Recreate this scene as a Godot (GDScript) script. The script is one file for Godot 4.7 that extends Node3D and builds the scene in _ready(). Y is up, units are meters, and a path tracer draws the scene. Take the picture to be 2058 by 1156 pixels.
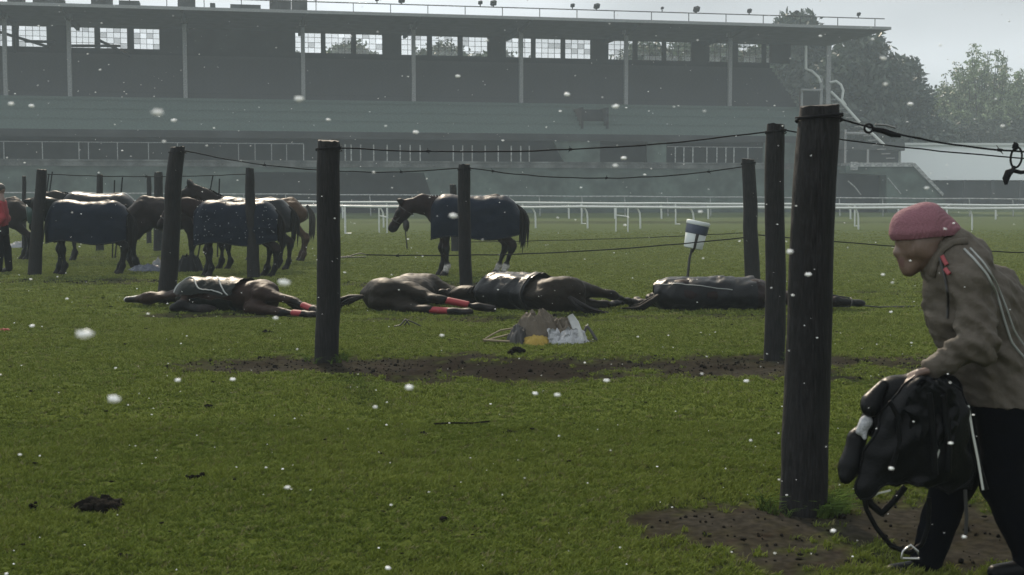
extends Node3D
# Racecourse tie-up lines on a wet overcast day: horses standing and lying by timber posts, a grandstand behind.

const FOCAL := 2600.0      # lens, in photograph pixels
const HORIZON := 392.0
const EYE := 1.6
var pitch := atan((578.0 - HORIZON) / FOCAL)
var names := {}
var rng := RandomNumberGenerator.new()
var noise_a := FastNoiseLite.new()
var noise_b := FastNoiseLite.new()
var MT := {}

# ---------------------------------------------------------------- mesh builder
class MB:
	var v := PackedVector3Array()
	var c := PackedColorArray()
	var idx := PackedInt32Array()
	var col := Color(1, 1, 1)

	func vert(p: Vector3) -> int:
		v.push_back(p)
		c.push_back(col)
		return v.size() - 1

	func tri(a: int, b: int, d: int) -> void:
		idx.push_back(a)
		idx.push_back(b)
		idx.push_back(d)

	func quad(a: Vector3, b: Vector3, d: Vector3, e: Vector3) -> void:
		var i := vert(a)
		vert(b)
		vert(d)
		vert(e)
		tri(i, i + 1, i + 2)
		tri(i, i + 2, i + 3)

	# turn the faces from index i0 on outward (by signed volume)
	func outward(i0: int) -> void:
		if i0 >= idx.size():
			return
		var o := v[idx[i0]]
		var vol := 0.0
		for i in range(i0, idx.size(), 3):
			vol += (v[idx[i]] - o).dot((v[idx[i + 1]] - o).cross(v[idx[i + 2]] - o))
		if vol < 0.0:
			for i in range(i0, idx.size(), 3):
				var t := idx[i + 1]
				idx[i + 1] = idx[i + 2]
				idx[i + 2] = t

	func box(at: Vector3, size: Vector3, b := Basis()) -> void:
		var i0 := idx.size()
		var h := size * 0.5
		var p := []
		for k in 8:
			p.append(at + b * Vector3(h.x if k & 1 else -h.x, h.y if k & 2 else -h.y, h.z if k & 4 else -h.z))
		quad(p[0], p[2], p[3], p[1])
		quad(p[4], p[5], p[7], p[6])
		quad(p[0], p[4], p[6], p[2])
		quad(p[1], p[3], p[7], p[5])
		quad(p[2], p[6], p[7], p[3])
		quad(p[0], p[1], p[5], p[4])
		outward(i0)

	func span(lo: Vector3, hi: Vector3) -> void:
		box((lo + hi) * 0.5, hi - lo)

	# extrude an outline (in x, y) from z0 to z1
	func prism(outline: Array, z0: float, z1: float, xf := Transform3D()) -> void:
		var i0 := idx.size()
		var poly := PackedVector2Array(outline)
		var t := Geometry2D.triangulate_polygon(poly)
		for s in 2:
			var base := v.size()
			for q in poly:
				vert(xf * Vector3(q.x, q.y, z1 if s else z0))
			for k in range(0, t.size(), 3):
				if s:
					tri(base + t[k], base + t[k + 1], base + t[k + 2])
				else:
					tri(base + t[k], base + t[k + 2], base + t[k + 1])
		var n := poly.size()
		var ccw := not Geometry2D.is_polygon_clockwise(poly)
		for k in n:
			var a := poly[k]
			var d := poly[(k + 1) % n]
			if ccw == (t.size() > 0 and (poly[t[1]] - poly[t[0]]).cross(poly[t[2]] - poly[t[0]]) > 0):
				quad(xf * Vector3(a.x, a.y, z0), xf * Vector3(d.x, d.y, z0), xf * Vector3(d.x, d.y, z1), xf * Vector3(a.x, a.y, z1))
			else:
				quad(xf * Vector3(a.x, a.y, z1), xf * Vector3(d.x, d.y, z1), xf * Vector3(d.x, d.y, z0), xf * Vector3(a.x, a.y, z0))
		outward(i0)

	# a tube along points, radius per point; flat < 1 squashes it across `side`
	func tube(pts: Array, rads: Array, sides := 8, flat := 1.0, side := Vector3.UP) -> void:
		var i0 := idx.size()
		var n := pts.size()
		var first := v.size()
		var prev := Vector3.ZERO
		for k in n:
			var p: Vector3 = pts[k]
			var d: Vector3 = ((pts[mini(k + 1, n - 1)] as Vector3) - (pts[maxi(k - 1, 0)] as Vector3)).normalized()
			var u := side - d * side.dot(d) if prev == Vector3.ZERO else prev - d * prev.dot(d)
			if u.length() < 0.05:
				u = Vector3.RIGHT - d * d.x
				if u.length() < 0.05:
					u = Vector3.BACK - d * d.z
			u = u.normalized()
			prev = u
			var w := d.cross(u)
			var r: float = rads[mini(k, rads.size() - 1)]
			for s in sides:
				var a := TAU * s / sides
				vert(p + (u * cos(a) * flat + w * sin(a)) * r)
		for k in n - 1:
			for s in sides:
				var a := first + k * sides + s
				var b := first + k * sides + (s + 1) % sides
				tri(a, b, b + sides)
				tri(a, b + sides, a + sides)
		for e in 2:
			var ring := first + (n - 1) * sides * e
			var m := vert(pts[(n - 1) * e])
			for s in sides:
				var a := ring + s
				var b := ring + (s + 1) % sides
				if e:
					tri(m, a, b)
				else:
					tri(m, b, a)
		outward(i0)

	# a sheet of nu x nv points
	func sheet(nu: int, nv: int, f: Callable, wrap := false) -> void:
		var first := v.size()
		for i in nu:
			for j in nv:
				vert(f.call(float(i) / (nu if wrap else nu - 1), float(j) / (nv - 1)))
		for i in (nu if wrap else nu - 1):
			for j in nv - 1:
				var a := first + i * nv + j
				var b := first + ((i + 1) % nu) * nv + j
				tri(a, b, b + 1)
				tri(a, b + 1, a + 1)

	# a lumpy ball
	func blob(at: Vector3, r: Vector3, rough: float, noise: FastNoiseLite, freq := 3.0, nu := 14, nv := 9, b := Basis()) -> void:
		var i0 := idx.size()
		sheet(nu, nv, func(i: float, j: float) -> Vector3:
			var a := i * TAU
			var e := (j - 0.5) * PI
			var d := Vector3(cos(a) * cos(e), sin(e), sin(a) * cos(e))
			var q := (d * freq + at * 7.0) * 10.0
			var k := 1.0 + rough * noise.get_noise_3d(q.x, q.y, q.z)
			return at + b * (d * r * k), true)
		outward(i0)

	func normals() -> PackedVector3Array:
		var n := PackedVector3Array()
		n.resize(v.size())
		for i in range(0, idx.size(), 3):
			var a := idx[i]
			var b := idx[i + 1]
			var d := idx[i + 2]
			var f := (v[b] - v[a]).cross(v[d] - v[a])
			n[a] += f
			n[b] += f
			n[d] += f
		for i in n.size():
			n[i] = n[i].normalized() if n[i].length_squared() > 1e-20 else Vector3.UP
		return n

	func push_along_normals(i0: int, f: Callable) -> void:
		var n := normals()
		for i in range(i0, v.size()):
			v[i] += n[i] * float(f.call(v[i], n[i]))

	func mesh() -> ArrayMesh:
		var n := normals()
		var out := idx.duplicate()
		for i in range(0, out.size(), 3):   # Godot's front faces run clockwise
			var t := out[i + 1]
			out[i + 1] = out[i + 2]
			out[i + 2] = t
		var a := []
		a.resize(Mesh.ARRAY_MAX)
		a[Mesh.ARRAY_VERTEX] = v
		a[Mesh.ARRAY_NORMAL] = n
		a[Mesh.ARRAY_COLOR] = c
		a[Mesh.ARRAY_INDEX] = out
		var m := ArrayMesh.new()
		m.add_surface_from_arrays(Mesh.PRIMITIVE_TRIANGLES, a)
		return m

	# Surface nets round tapered capsules joined with a smooth minimum. A bone is [a, b, radius a, radius b, colour, squash]
	func body(bones: Array, cell: float, k: float) -> void:
		var lo := Vector3.INF
		var hi := -Vector3.INF
		for b in bones:
			var r: float = maxf(b[2], b[3]) + k + cell * 3.0
			lo = lo.min((b[0] as Vector3).min(b[1]) - Vector3.ONE * r)
			hi = hi.max((b[0] as Vector3).max(b[1]) + Vector3.ONE * r)
		var nx := int((hi.x - lo.x) / cell) + 2
		var ny := int((hi.y - lo.y) / cell) + 2
		var nz := int((hi.z - lo.z) / cell) + 2
		var f := PackedFloat32Array()
		f.resize(nx * ny * nz)
		f.fill(9.0)
		var who := PackedByteArray()
		who.resize(nx * ny * nz)
		var near := PackedFloat32Array()
		near.resize(nx * ny * nz)
		near.fill(9.0)
		for bi in bones.size():
			var bn: Array = bones[bi]
			var sq: Vector3 = bn[5] if bn.size() > 5 else Vector3.ONE
			var a: Vector3 = bn[0]
			var e: Vector3 = bn[1]
			var ra: float = bn[2]
			var rb: float = bn[3]
			var m := k * 0.6 + cell * 2.5
			var rr := Vector3(maxf(ra, rb) / sq.x + m, maxf(ra, rb) / sq.y + m, maxf(ra, rb) / sq.z + m)
			var p0 := (a.min(e) - rr - lo) / cell
			var p1 := (a.max(e) + rr - lo) / cell
			var inv := 1.0 / maxf(sq.x, maxf(sq.y, sq.z))
			var ax := a.x * sq.x
			var ay := a.y * sq.y
			var az := a.z * sq.z
			var bx := e.x * sq.x - ax
			var by := e.y * sq.y - ay
			var bz := e.z * sq.z - az
			var bb := 1.0 / maxf(bx * bx + by * by + bz * bz, 1e-9)
			var dr := rb - ra
			for iz in range(maxi(0, int(p0.z)), mini(nz - 1, int(p1.z) + 1) + 1):
				var dz := (lo.z + iz * cell) * sq.z - az
				for iy in range(maxi(0, int(p0.y)), mini(ny - 1, int(p1.y) + 1) + 1):
					var dy := (lo.y + iy * cell) * sq.y - ay
					var part := dy * by + dz * bz
					var row := (iz * ny + iy) * nx
					for ix in range(maxi(0, int(p0.x)), mini(nx - 1, int(p1.x) + 1) + 1):
						var dx := (lo.x + ix * cell) * sq.x - ax
						var t := clampf((dx * bx + part) * bb, 0.0, 1.0)
						var ex := dx - bx * t
						var ey := dy - by * t
						var ez := dz - bz * t
						var d := (sqrt(ex * ex + ey * ey + ez * ez) - ra - dr * t) * inv
						var q := row + ix
						var o := f[q]
						if d < near[q]:
							near[q] = d
							who[q] = bi
						var h := k - absf(d - o)
						if h > 0.0:
							f[q] = minf(d, o) - h * h * 0.25 / k
						elif d < o:
							f[q] = d
		# one vertex per crossed cell
		var at := PackedInt32Array()
		at.resize(nx * ny * nz)
		at.fill(-1)
		var i0 := idx.size()
		var off := [0, 1, nx, nx + 1, nx * ny, nx * ny + 1, nx * ny + nx, nx * ny + nx + 1]
		var cols := []
		for b in bones:
			cols.append(b[4])
		var lim := cell * 2.0
		for iz in nz - 1:
			for iy in ny - 1:
				var row := (iz * ny + iy) * nx
				for ix in nx - 1:
					var q := row + ix
					var f0 := f[q]
					if f0 > lim or f0 < -lim:
						continue
					var s := 0
					for j in 8:
						if f[q + off[j]] < 0.0:
							s |= 1 << j
					if s == 0 or s == 255:
						continue
					var sum := Vector3.ZERO
					var n := 0
					for j in 8:
						for ax2 in 3:
							var j2: int = j | (1 << ax2)
							if j2 == j:
								continue
							var fa: float = f[q + off[j]]
							var fb: float = f[q + off[j2]]
							if (fa < 0.0) != (fb < 0.0):
								var t := fa / (fa - fb)
								var pa := Vector3(j & 1, (j >> 1) & 1, (j >> 2) & 1)
								var pb := Vector3(j2 & 1, (j2 >> 1) & 1, (j2 >> 2) & 1)
								sum += pa.lerp(pb, t)
								n += 1
					at[q] = v.size()
					var cc := Color(0, 0, 0)
					for j in 8:
						cc += (cols[who[q + off[j]]] as Color) * 0.125
					cc.a = 1.0
					col = cc
					vert(lo + (Vector3(ix, iy, iz) + sum / n) * cell)
		var nxy := nx * ny
		for iz in range(1, nz - 1):
			for iy in range(1, ny - 1):
				var row := (iz * ny + iy) * nx
				for ix in range(1, nx - 1):
					var q := row + ix
					var f0 := f[q]
					if f0 > lim or f0 < -lim:
						continue
					var in0 := f0 < 0.0
					if (f[q + 1] < 0.0) != in0:
						_face(at[q], at[q - nx], at[q - nx - nxy], at[q - nxy], in0)
					if (f[q + nx] < 0.0) != in0:
						_face(at[q], at[q - nxy], at[q - 1 - nxy], at[q - 1], in0)
					if (f[q + nxy] < 0.0) != in0:
						_face(at[q], at[q - 1], at[q - 1 - nx], at[q - nx], in0)
		outward(i0)
		col = Color(1, 1, 1)

	func _face(a: int, b: int, d: int, e: int, turn: bool) -> void:
		if a < 0 or b < 0 or d < 0 or e < 0:
			return
		if turn:
			tri(a, b, d)
			tri(a, d, e)
		else:
			tri(a, d, b)
			tri(a, e, d)

# ---------------------------------------------------------------- placing
func at(px: float, py: float, d: float) -> Vector3:       # a point d metres ahead of the viewpoint
	var u := (px - 1029.0) / FOCAL
	var w := (578.0 - py) / FOCAL
	var t := d / (cos(pitch) + w * sin(pitch))
	return Vector3(u * t, EYE + (w * cos(pitch) - sin(pitch)) * t, -d)

func ground(px: float, py: float) -> Vector3:             # the point of the flat ground seen there
	var w := (578.0 - py) / FOCAL
	var t := -EYE / (w * cos(pitch) - sin(pitch))
	return Vector3((px - 1029.0) / FOCAL * t, 0, -t * (cos(pitch) + w * sin(pitch)))

func stood(p: Vector3) -> Vector3:
	return Vector3(p.x, lie(p.x, p.z), p.z)

func numbered(called: String) -> String:
	var n: int = names.get(called, 0)
	names[called] = n + 1
	return called if n == 0 else "%s_%03d" % [called, n]

func tag(o: Node, label := "", category := "", group := "", kind := "") -> void:
	if label:
		o.set_meta("label", label)
	if category:
		o.set_meta("category", category)
	if group:
		o.set_meta("group", group)
	if kind:
		o.set_meta("kind", kind)

func thing(called: String, label: String, category: String, where := Vector3.ZERO, turn := 0.0, group := "") -> Node3D:
	var o := Node3D.new()
	o.name = numbered(called)
	add_child(o)
	o.position = where
	o.rotation.y = turn
	tag(o, label, category, group)
	return o

func part(called: String, mesh, mat: Material, parent: Node = null) -> MeshInstance3D:
	var o := MeshInstance3D.new()
	if parent == null:
		o.name = numbered(called)
		parent = self
	else:
		var key := "names_%s" % called
		var used: Dictionary = names.get_or_add(parent, {})
		var n: int = used.get(key, 0)
		used[key] = n + 1
		o.name = called if n == 0 else "%s_%03d" % [called, n]
	o.mesh = mesh.mesh() if mesh is MB else mesh
	o.material_override = mat
	o.cast_shadow = GeometryInstance3D.SHADOW_CASTING_SETTING_ON
	parent.add_child(o, true)
	return o

func setting(called: String, mesh, mat: Material) -> MeshInstance3D:
	var o := part(called, mesh, mat)
	tag(o, "", "", "", "structure")
	return o

func copies(called: String, mesh: Mesh, mat: Material, xf: Array, tints: Array, parent: Node = null) -> MultiMeshInstance3D:
	var mm := MultiMesh.new()
	mm.transform_format = MultiMesh.TRANSFORM_3D
	mm.use_colors = true
	mm.mesh = mesh
	mm.instance_count = xf.size()
	for i in xf.size():
		mm.set_instance_transform(i, xf[i])
		mm.set_instance_color(i, tints[i])
	var o := MultiMeshInstance3D.new()
	o.multimesh = mm
	o.material_override = mat
	if parent == null:
		o.name = numbered(called)
		add_child(o)
	else:
		o.name = called
		parent.add_child(o, true)
	tag(o, "", "", "", "stuff")
	return o

# ---------------------------------------------------------------- materials
func noise_image(seed_: int, freq: float, octaves: int, lo: float, hi: float, size := 256, gain := 0.55) -> ImageTexture:
	var n := FastNoiseLite.new()
	n.seed = seed_
	n.frequency = freq
	n.fractal_octaves = octaves
	n.fractal_gain = gain
	var im := n.get_seamless_image(size, size)
	im.convert(Image.FORMAT_RGB8)
	for y in size:
		for x in size:
			var g := lerpf(lo, hi, im.get_pixel(x, y).r)
			im.set_pixel(x, y, Color(g, g, g))
	im.generate_mipmaps()
	return ImageTexture.create_from_image(im)

func bump_image(seed_: int, freq: float, octaves: int, strength: float, size := 256) -> ImageTexture:
	var n := FastNoiseLite.new()
	n.seed = seed_
	n.frequency = freq
	n.fractal_octaves = octaves
	var im := n.get_seamless_image(size, size)
	im.convert(Image.FORMAT_RGBA8)
	im.bump_map_to_normal_map(strength)
	im.generate_mipmaps()
	return ImageTexture.create_from_image(im)

func mat(called: String, lin: Color, rough := 0.8, tex: Texture2D = null, scale := Vector3.ONE, bump: Texture2D = null, bump_scale := 0.6, spec := 0.5) -> StandardMaterial3D:
	var m := StandardMaterial3D.new()
	m.resource_name = called
	m.albedo_color = lin.linear_to_srgb()
	m.roughness = rough
	m.metallic_specular = spec
	m.vertex_color_use_as_albedo = true
	m.cull_mode = BaseMaterial3D.CULL_DISABLED
	if tex or bump:
		m.uv1_triplanar = true
		m.uv1_scale = scale
	if tex:
		m.albedo_texture = tex
	if bump:
		m.normal_enabled = true
		m.normal_texture = bump
		m.normal_scale = bump_scale
	MT[called] = m
	return m
func materials() -> void:
	var grain := noise_image(3, 0.02, 5, 0.45, 1.0)
	var fine := noise_image(5, 0.06, 4, 0.6, 1.0)
	var blotch := noise_image(9, 0.012, 5, 0.55, 1.0)
	var fine_b := bump_image(11, 0.08, 4, 3.0)
	var soft_b := bump_image(13, 0.025, 4, 4.0)
	var g: StandardMaterial3D = mat("ground", Color(1, 1, 1), 0.95, noise_image(21, 0.03, 5, 0.62, 1.0, 512), Vector3.ONE * 0.9, soft_b, 0.6, 0.04)
	g.uv1_world_triplanar = true
	mat("soil", Color(0.0135, 0.0115, 0.009), 0.9, grain, Vector3.ONE * 6.0, fine_b, 0.8, 0.08)
	var gr: StandardMaterial3D = mat("grass", Color(1, 1, 1), 0.8, null, Vector3.ONE, null, 0.6, 0.06)
	gr.backlight = Color(0.5, 0.55, 0.3)
	gr.backlight_enabled = true
	mat("timber", Color(0.018, 0.017, 0.0175), 0.72, noise_image(31, 0.03, 5, 0.35, 1.0), Vector3(9, 0.7, 9), bump_image(33, 0.04, 4, 5.0), 0.6, 0.3)
	(MT.timber as StandardMaterial3D).uv1_scale = Vector3(7, 0.6, 7)
	mat("wire", Color(0.012, 0.012, 0.013), 0.85, null, Vector3.ONE, null, 0.5, 0.15)
	mat("white_rail", Color(0.45, 0.47, 0.45), 0.5)
	mat("dull_white", Color(0.4, 0.41, 0.4), 0.6, blotch, Vector3.ONE)
	mat("concrete", Color(0.15, 0.16, 0.15), 0.9, blotch, Vector3.ONE * 0.15, fine_b, 0.3)
	mat("green_wall", Color(0.085, 0.12, 0.1), 0.85, blotch, Vector3.ONE * 0.12)
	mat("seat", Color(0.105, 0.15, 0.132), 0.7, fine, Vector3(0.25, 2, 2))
	mat("shaded_seat", Color(0.055, 0.058, 0.062), 0.8, fine, Vector3(0.25, 2, 2))  # seating again, with the shade under the roof put into its colour
	mat("dark_wall", Color(0.03, 0.032, 0.033), 0.9, blotch, Vector3.ONE * 0.1)
	mat("roof", Color(0.06, 0.064, 0.065), 0.8, blotch, Vector3.ONE * 0.2)
	mat("steel", Color(0.3, 0.31, 0.31), 0.5, fine, Vector3.ONE * 0.5)
	mat("cladding", Color(0.74, 0.77, 0.77), 0.6)
	var gl: StandardMaterial3D = mat("glass", Color(0.5, 0.55, 0.55), 0.08)
	gl.transparency = BaseMaterial3D.TRANSPARENCY_ALPHA
	gl.albedo_color.a = 0.05
	var gd: StandardMaterial3D = mat("dirty_glass", Color(0.35, 0.37, 0.35), 0.3)
	gd.transparency = BaseMaterial3D.TRANSPARENCY_ALPHA
	gd.albedo_color.a = 0.3
	mat("bark", Color(0.04, 0.034, 0.028), 0.95, grain, Vector3(2, 0.4, 2))
	var lf: StandardMaterial3D = mat("leaf", Color(1, 1, 1), 0.6)
	lf.backlight_enabled = true
	lf.backlight = Color(0.45, 0.5, 0.3)
	mat("coat", Color(1, 1, 1), 0.55, noise_image(41, 0.03, 4, 0.6, 1.0), Vector3.ONE * 2.5, bump_image(43, 0.06, 4, 2.0), 0.5, 0.22)
	mat("hair", Color(0.008, 0.007, 0.007), 0.6, null, Vector3.ONE, null, 0.5, 0.2)
	mat("navy_rug", Color(0.0065, 0.0125, 0.025), 0.42, fine, Vector3.ONE * 4.0, soft_b, 0.9, 0.16)
	mat("black_rug", Color(0.004, 0.005, 0.007), 0.33, fine, Vector3.ONE * 4.0, soft_b, 0.9, 0.25)
	mat("green_rug", Color(0.005, 0.008, 0.0065), 0.4, fine, Vector3.ONE * 4.0, soft_b, 0.9, 0.16)
	mat("grey_rug", Color(0.25, 0.26, 0.27), 0.6, fine, Vector3.ONE * 4.0, soft_b, 0.9)
	mat("trim", Color(0.42, 0.43, 0.4), 0.6)
	mat("pale_trim", Color(0.22, 0.23, 0.22), 0.6)
	mat("red_wrap", Color(0.29, 0.01, 0.018), 0.7, fine, Vector3.ONE * 8.0)
	mat("teal", Color(0.02, 0.06, 0.055), 0.6, fine, Vector3.ONE * 4)
	mat("leather", Color(0.0035, 0.004, 0.005), 0.4, noise_image(51, 0.05, 4, 0.6, 1.0), Vector3.ONE * 5.0, bump_image(53, 0.05, 4, 2.5), 0.6, 0.22)
	mat("metal", Color(0.45, 0.45, 0.45), 0.3)
	(MT.metal as StandardMaterial3D).metallic = 0.9
	mat("skin", Color(1, 1, 1), 0.5, noise_image(61, 0.05, 3, 0.85, 1.0), Vector3.ONE * 8.0, fine_b, 0.15)
	mat("jacket", Color(0.072, 0.06, 0.046), 0.75, noise_image(63, 0.04, 5, 0.84, 1.0), Vector3.ONE * 3.0, bump_image(65, 0.1, 3, 2.0), 0.5, 0.4)
	mat("jeans", Color(0.0022, 0.0027, 0.005), 0.8, fine, Vector3.ONE * 6.0, bump_image(67, 0.15, 3, 2.5), 0.6, 0.12)
	mat("beanie", Color(0.225, 0.092, 0.115), 0.85, noise_image(69, 0.08, 4, 0.7, 1.0), Vector3.ONE * 6.0, bump_image(71, 0.12, 3, 4.0), 0.8)
	mat("flash", Color(0.2, 0.035, 0.04), 0.8)
	mat("red_cloth", Color(0.3, 0.012, 0.02), 0.8, fine, Vector3.ONE * 4.0)
	mat("brown_cloth", Color(0.11, 0.088, 0.062), 0.85, fine, Vector3(3, 14, 3), soft_b, 0.8)
	mat("yellow_cloth", Color(0.35, 0.24, 0.03), 0.8, fine, Vector3.ONE * 5.0)
	mat("white_cloth", Color(0.42, 0.43, 0.45), 0.8, fine, Vector3.ONE * 5.0)
	mat("rope", Color(0.17, 0.14, 0.09), 0.9)
	mat("dark_strap", Color(0.015, 0.014, 0.013), 0.6)
	mat("bucket_white", Color(0.4, 0.43, 0.42), 0.5)
	mat("bucket_blue", Color(0.02, 0.03, 0.055), 0.4)
	var sn: StandardMaterial3D = mat("snow", Color(0.9, 0.91, 0.92), 0.6)
	sn.transparency = BaseMaterial3D.TRANSPARENCY_ALPHA
	sn.albedo_color.a = 0.8
	sn.backlight_enabled = true
	sn.backlight = Color(0.6, 0.6, 0.6)

# ---------------------------------------------------------------- ground
var mud_shade_spots := []

func mud(x: float, z: float) -> float:  # bare mud, with the painted shade under the horses mixed in
	var best := 0.0
	for s in mud_shade_spots:
		var dx: float = (x - s[0]) / s[2]
		var dz: float = (z - s[1]) / s[3]
		var q := dx * dx + dz * dz
		if q < 2.8:
			var n := noise_a.get_noise_2d(x * 9.0, z * 9.0) * 0.55 + noise_b.get_noise_2d(x * 55.0, z * 40.0) * 0.45
			best = maxf(best, clampf((1.0 - q + n * 1.3) * 1.5, 0.0, 1.0) * s[4])
	return best

func lie(x: float, z: float) -> float:
	var far := clampf(1.0 - absf(z) / 60.0, 0.0, 1.0)
	var h := (noise_a.get_noise_2d(x * 6.0, z * 6.0) * 0.035 + noise_b.get_noise_2d(x * 30.0, z * 30.0) * 0.012) * far
	return h - 0.012 * mud(x, z)

func make_ground() -> void:
	for s in [[990.0, 742.0, 600.0, 36.0, 1.0], [600.0, 732.0, 260.0, 26.0, 1.0], [420.0, 738.0, 150.0, 16.0, 0.85], [1500.0, 738.0, 380.0, 34.0, 1.0], [1900.0, 735.0, 260.0, 26.0, 0.9], [1570.0, 1085.0, 330.0, 85.0, 1.0], [1900.0, 1085.0, 400.0, 120.0, 1.0], [1650.0, 990.0, 230.0, 26.0, 0.6], [1500.0, 970.0, 180.0, 16.0, 0.4], [440.0, 634.0, 190.0, 9.0, 0.8], [1000.0, 640.0, 330.0, 9.0, 0.8], [1420.0, 638.0, 240.0, 8.0, 0.7], [250.0, 566.0, 330.0, 7.0, 0.75], [850.0, 572.0, 260.0, 8.0, 0.8], [300.0, 516.0, 400.0, 4.0, 0.5], [1900.0, 588.0, 300.0, 2.5, 0.6], [1300.0, 447.0, 700.0, 3.0, 0.5], [1300.0, 425.0, 1200.0, 4.5, 0.55], [700.0, 1010.0, 160.0, 12.0, 0.3], [900.0, 1060.0, 160.0, 12.0, 0.3], [1000.0, 1120.0, 130.0, 14.0, 0.3], [180.0, 1015.0, 70.0, 9.0, 0.7]]:  # thin bands under the horses paint their shadow along with the mud
		var p := ground(s[0], s[1])
		var n := ground(s[0], s[1] + s[3])
		var m := ground(s[0], s[1] - s[3])
		mud_shade_spots.append([p.x, (n.z + m.z) * 0.5, s[2] / (FOCAL / -p.z), absf(n.z - m.z) * 0.5, s[4]])
	var rows := [-40.0, -12.0, -3.0, 1.0, 3.0]
	while rows[-1] < 110.0:
		rows.append(rows[-1] * 1.0125)
	while rows[-1] < 1500.0:
		rows.append(rows[-1] * 1.15)
	var nc := 260
	var b := MB.new()
	var n := 0
	for d in rows:
		for j in nc + 1:
			var c := 2.0 * j / nc - 1.0
			var w: float = 0.55 * absf(d) + 3.0
			var x: float = c / 0.9 * w if absf(c) <= 0.9 else signf(c) * (w + (absf(c) - 0.9) / 0.1 * 1200.0)
			var m := mud(x, -d) if absf(d) < 110.0 and absf(c) < 0.95 else 0.0
			var p := noise_a.get_noise_2d(x * 3.0 + 90.0, d * 3.0) * 0.5 + noise_b.get_noise_2d(x * 14.0, d * 22.0) * 0.5
			var grass := Color(0.062, 0.083, 0.017).lerp(Color(0.088, 0.11, 0.025), clampf(0.5 + p * 1.4, 0.0, 1.0))
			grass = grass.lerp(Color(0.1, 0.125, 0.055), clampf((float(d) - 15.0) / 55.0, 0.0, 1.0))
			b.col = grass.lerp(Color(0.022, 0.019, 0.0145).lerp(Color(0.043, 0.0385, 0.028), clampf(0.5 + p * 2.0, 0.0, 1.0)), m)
			b.vert(Vector3(x, lie(x, -d) if absf(d) < 110.0 else 0.0, -d))
		if n > 0:
			for j in nc:
				var a := (n - 1) * (nc + 1) + j
				b.tri(a, a + 1, a + nc + 2)
				b.tri(a, a + nc + 2, a + nc + 1)
		n += 1
	setting("ground", b, MT.ground)

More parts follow.
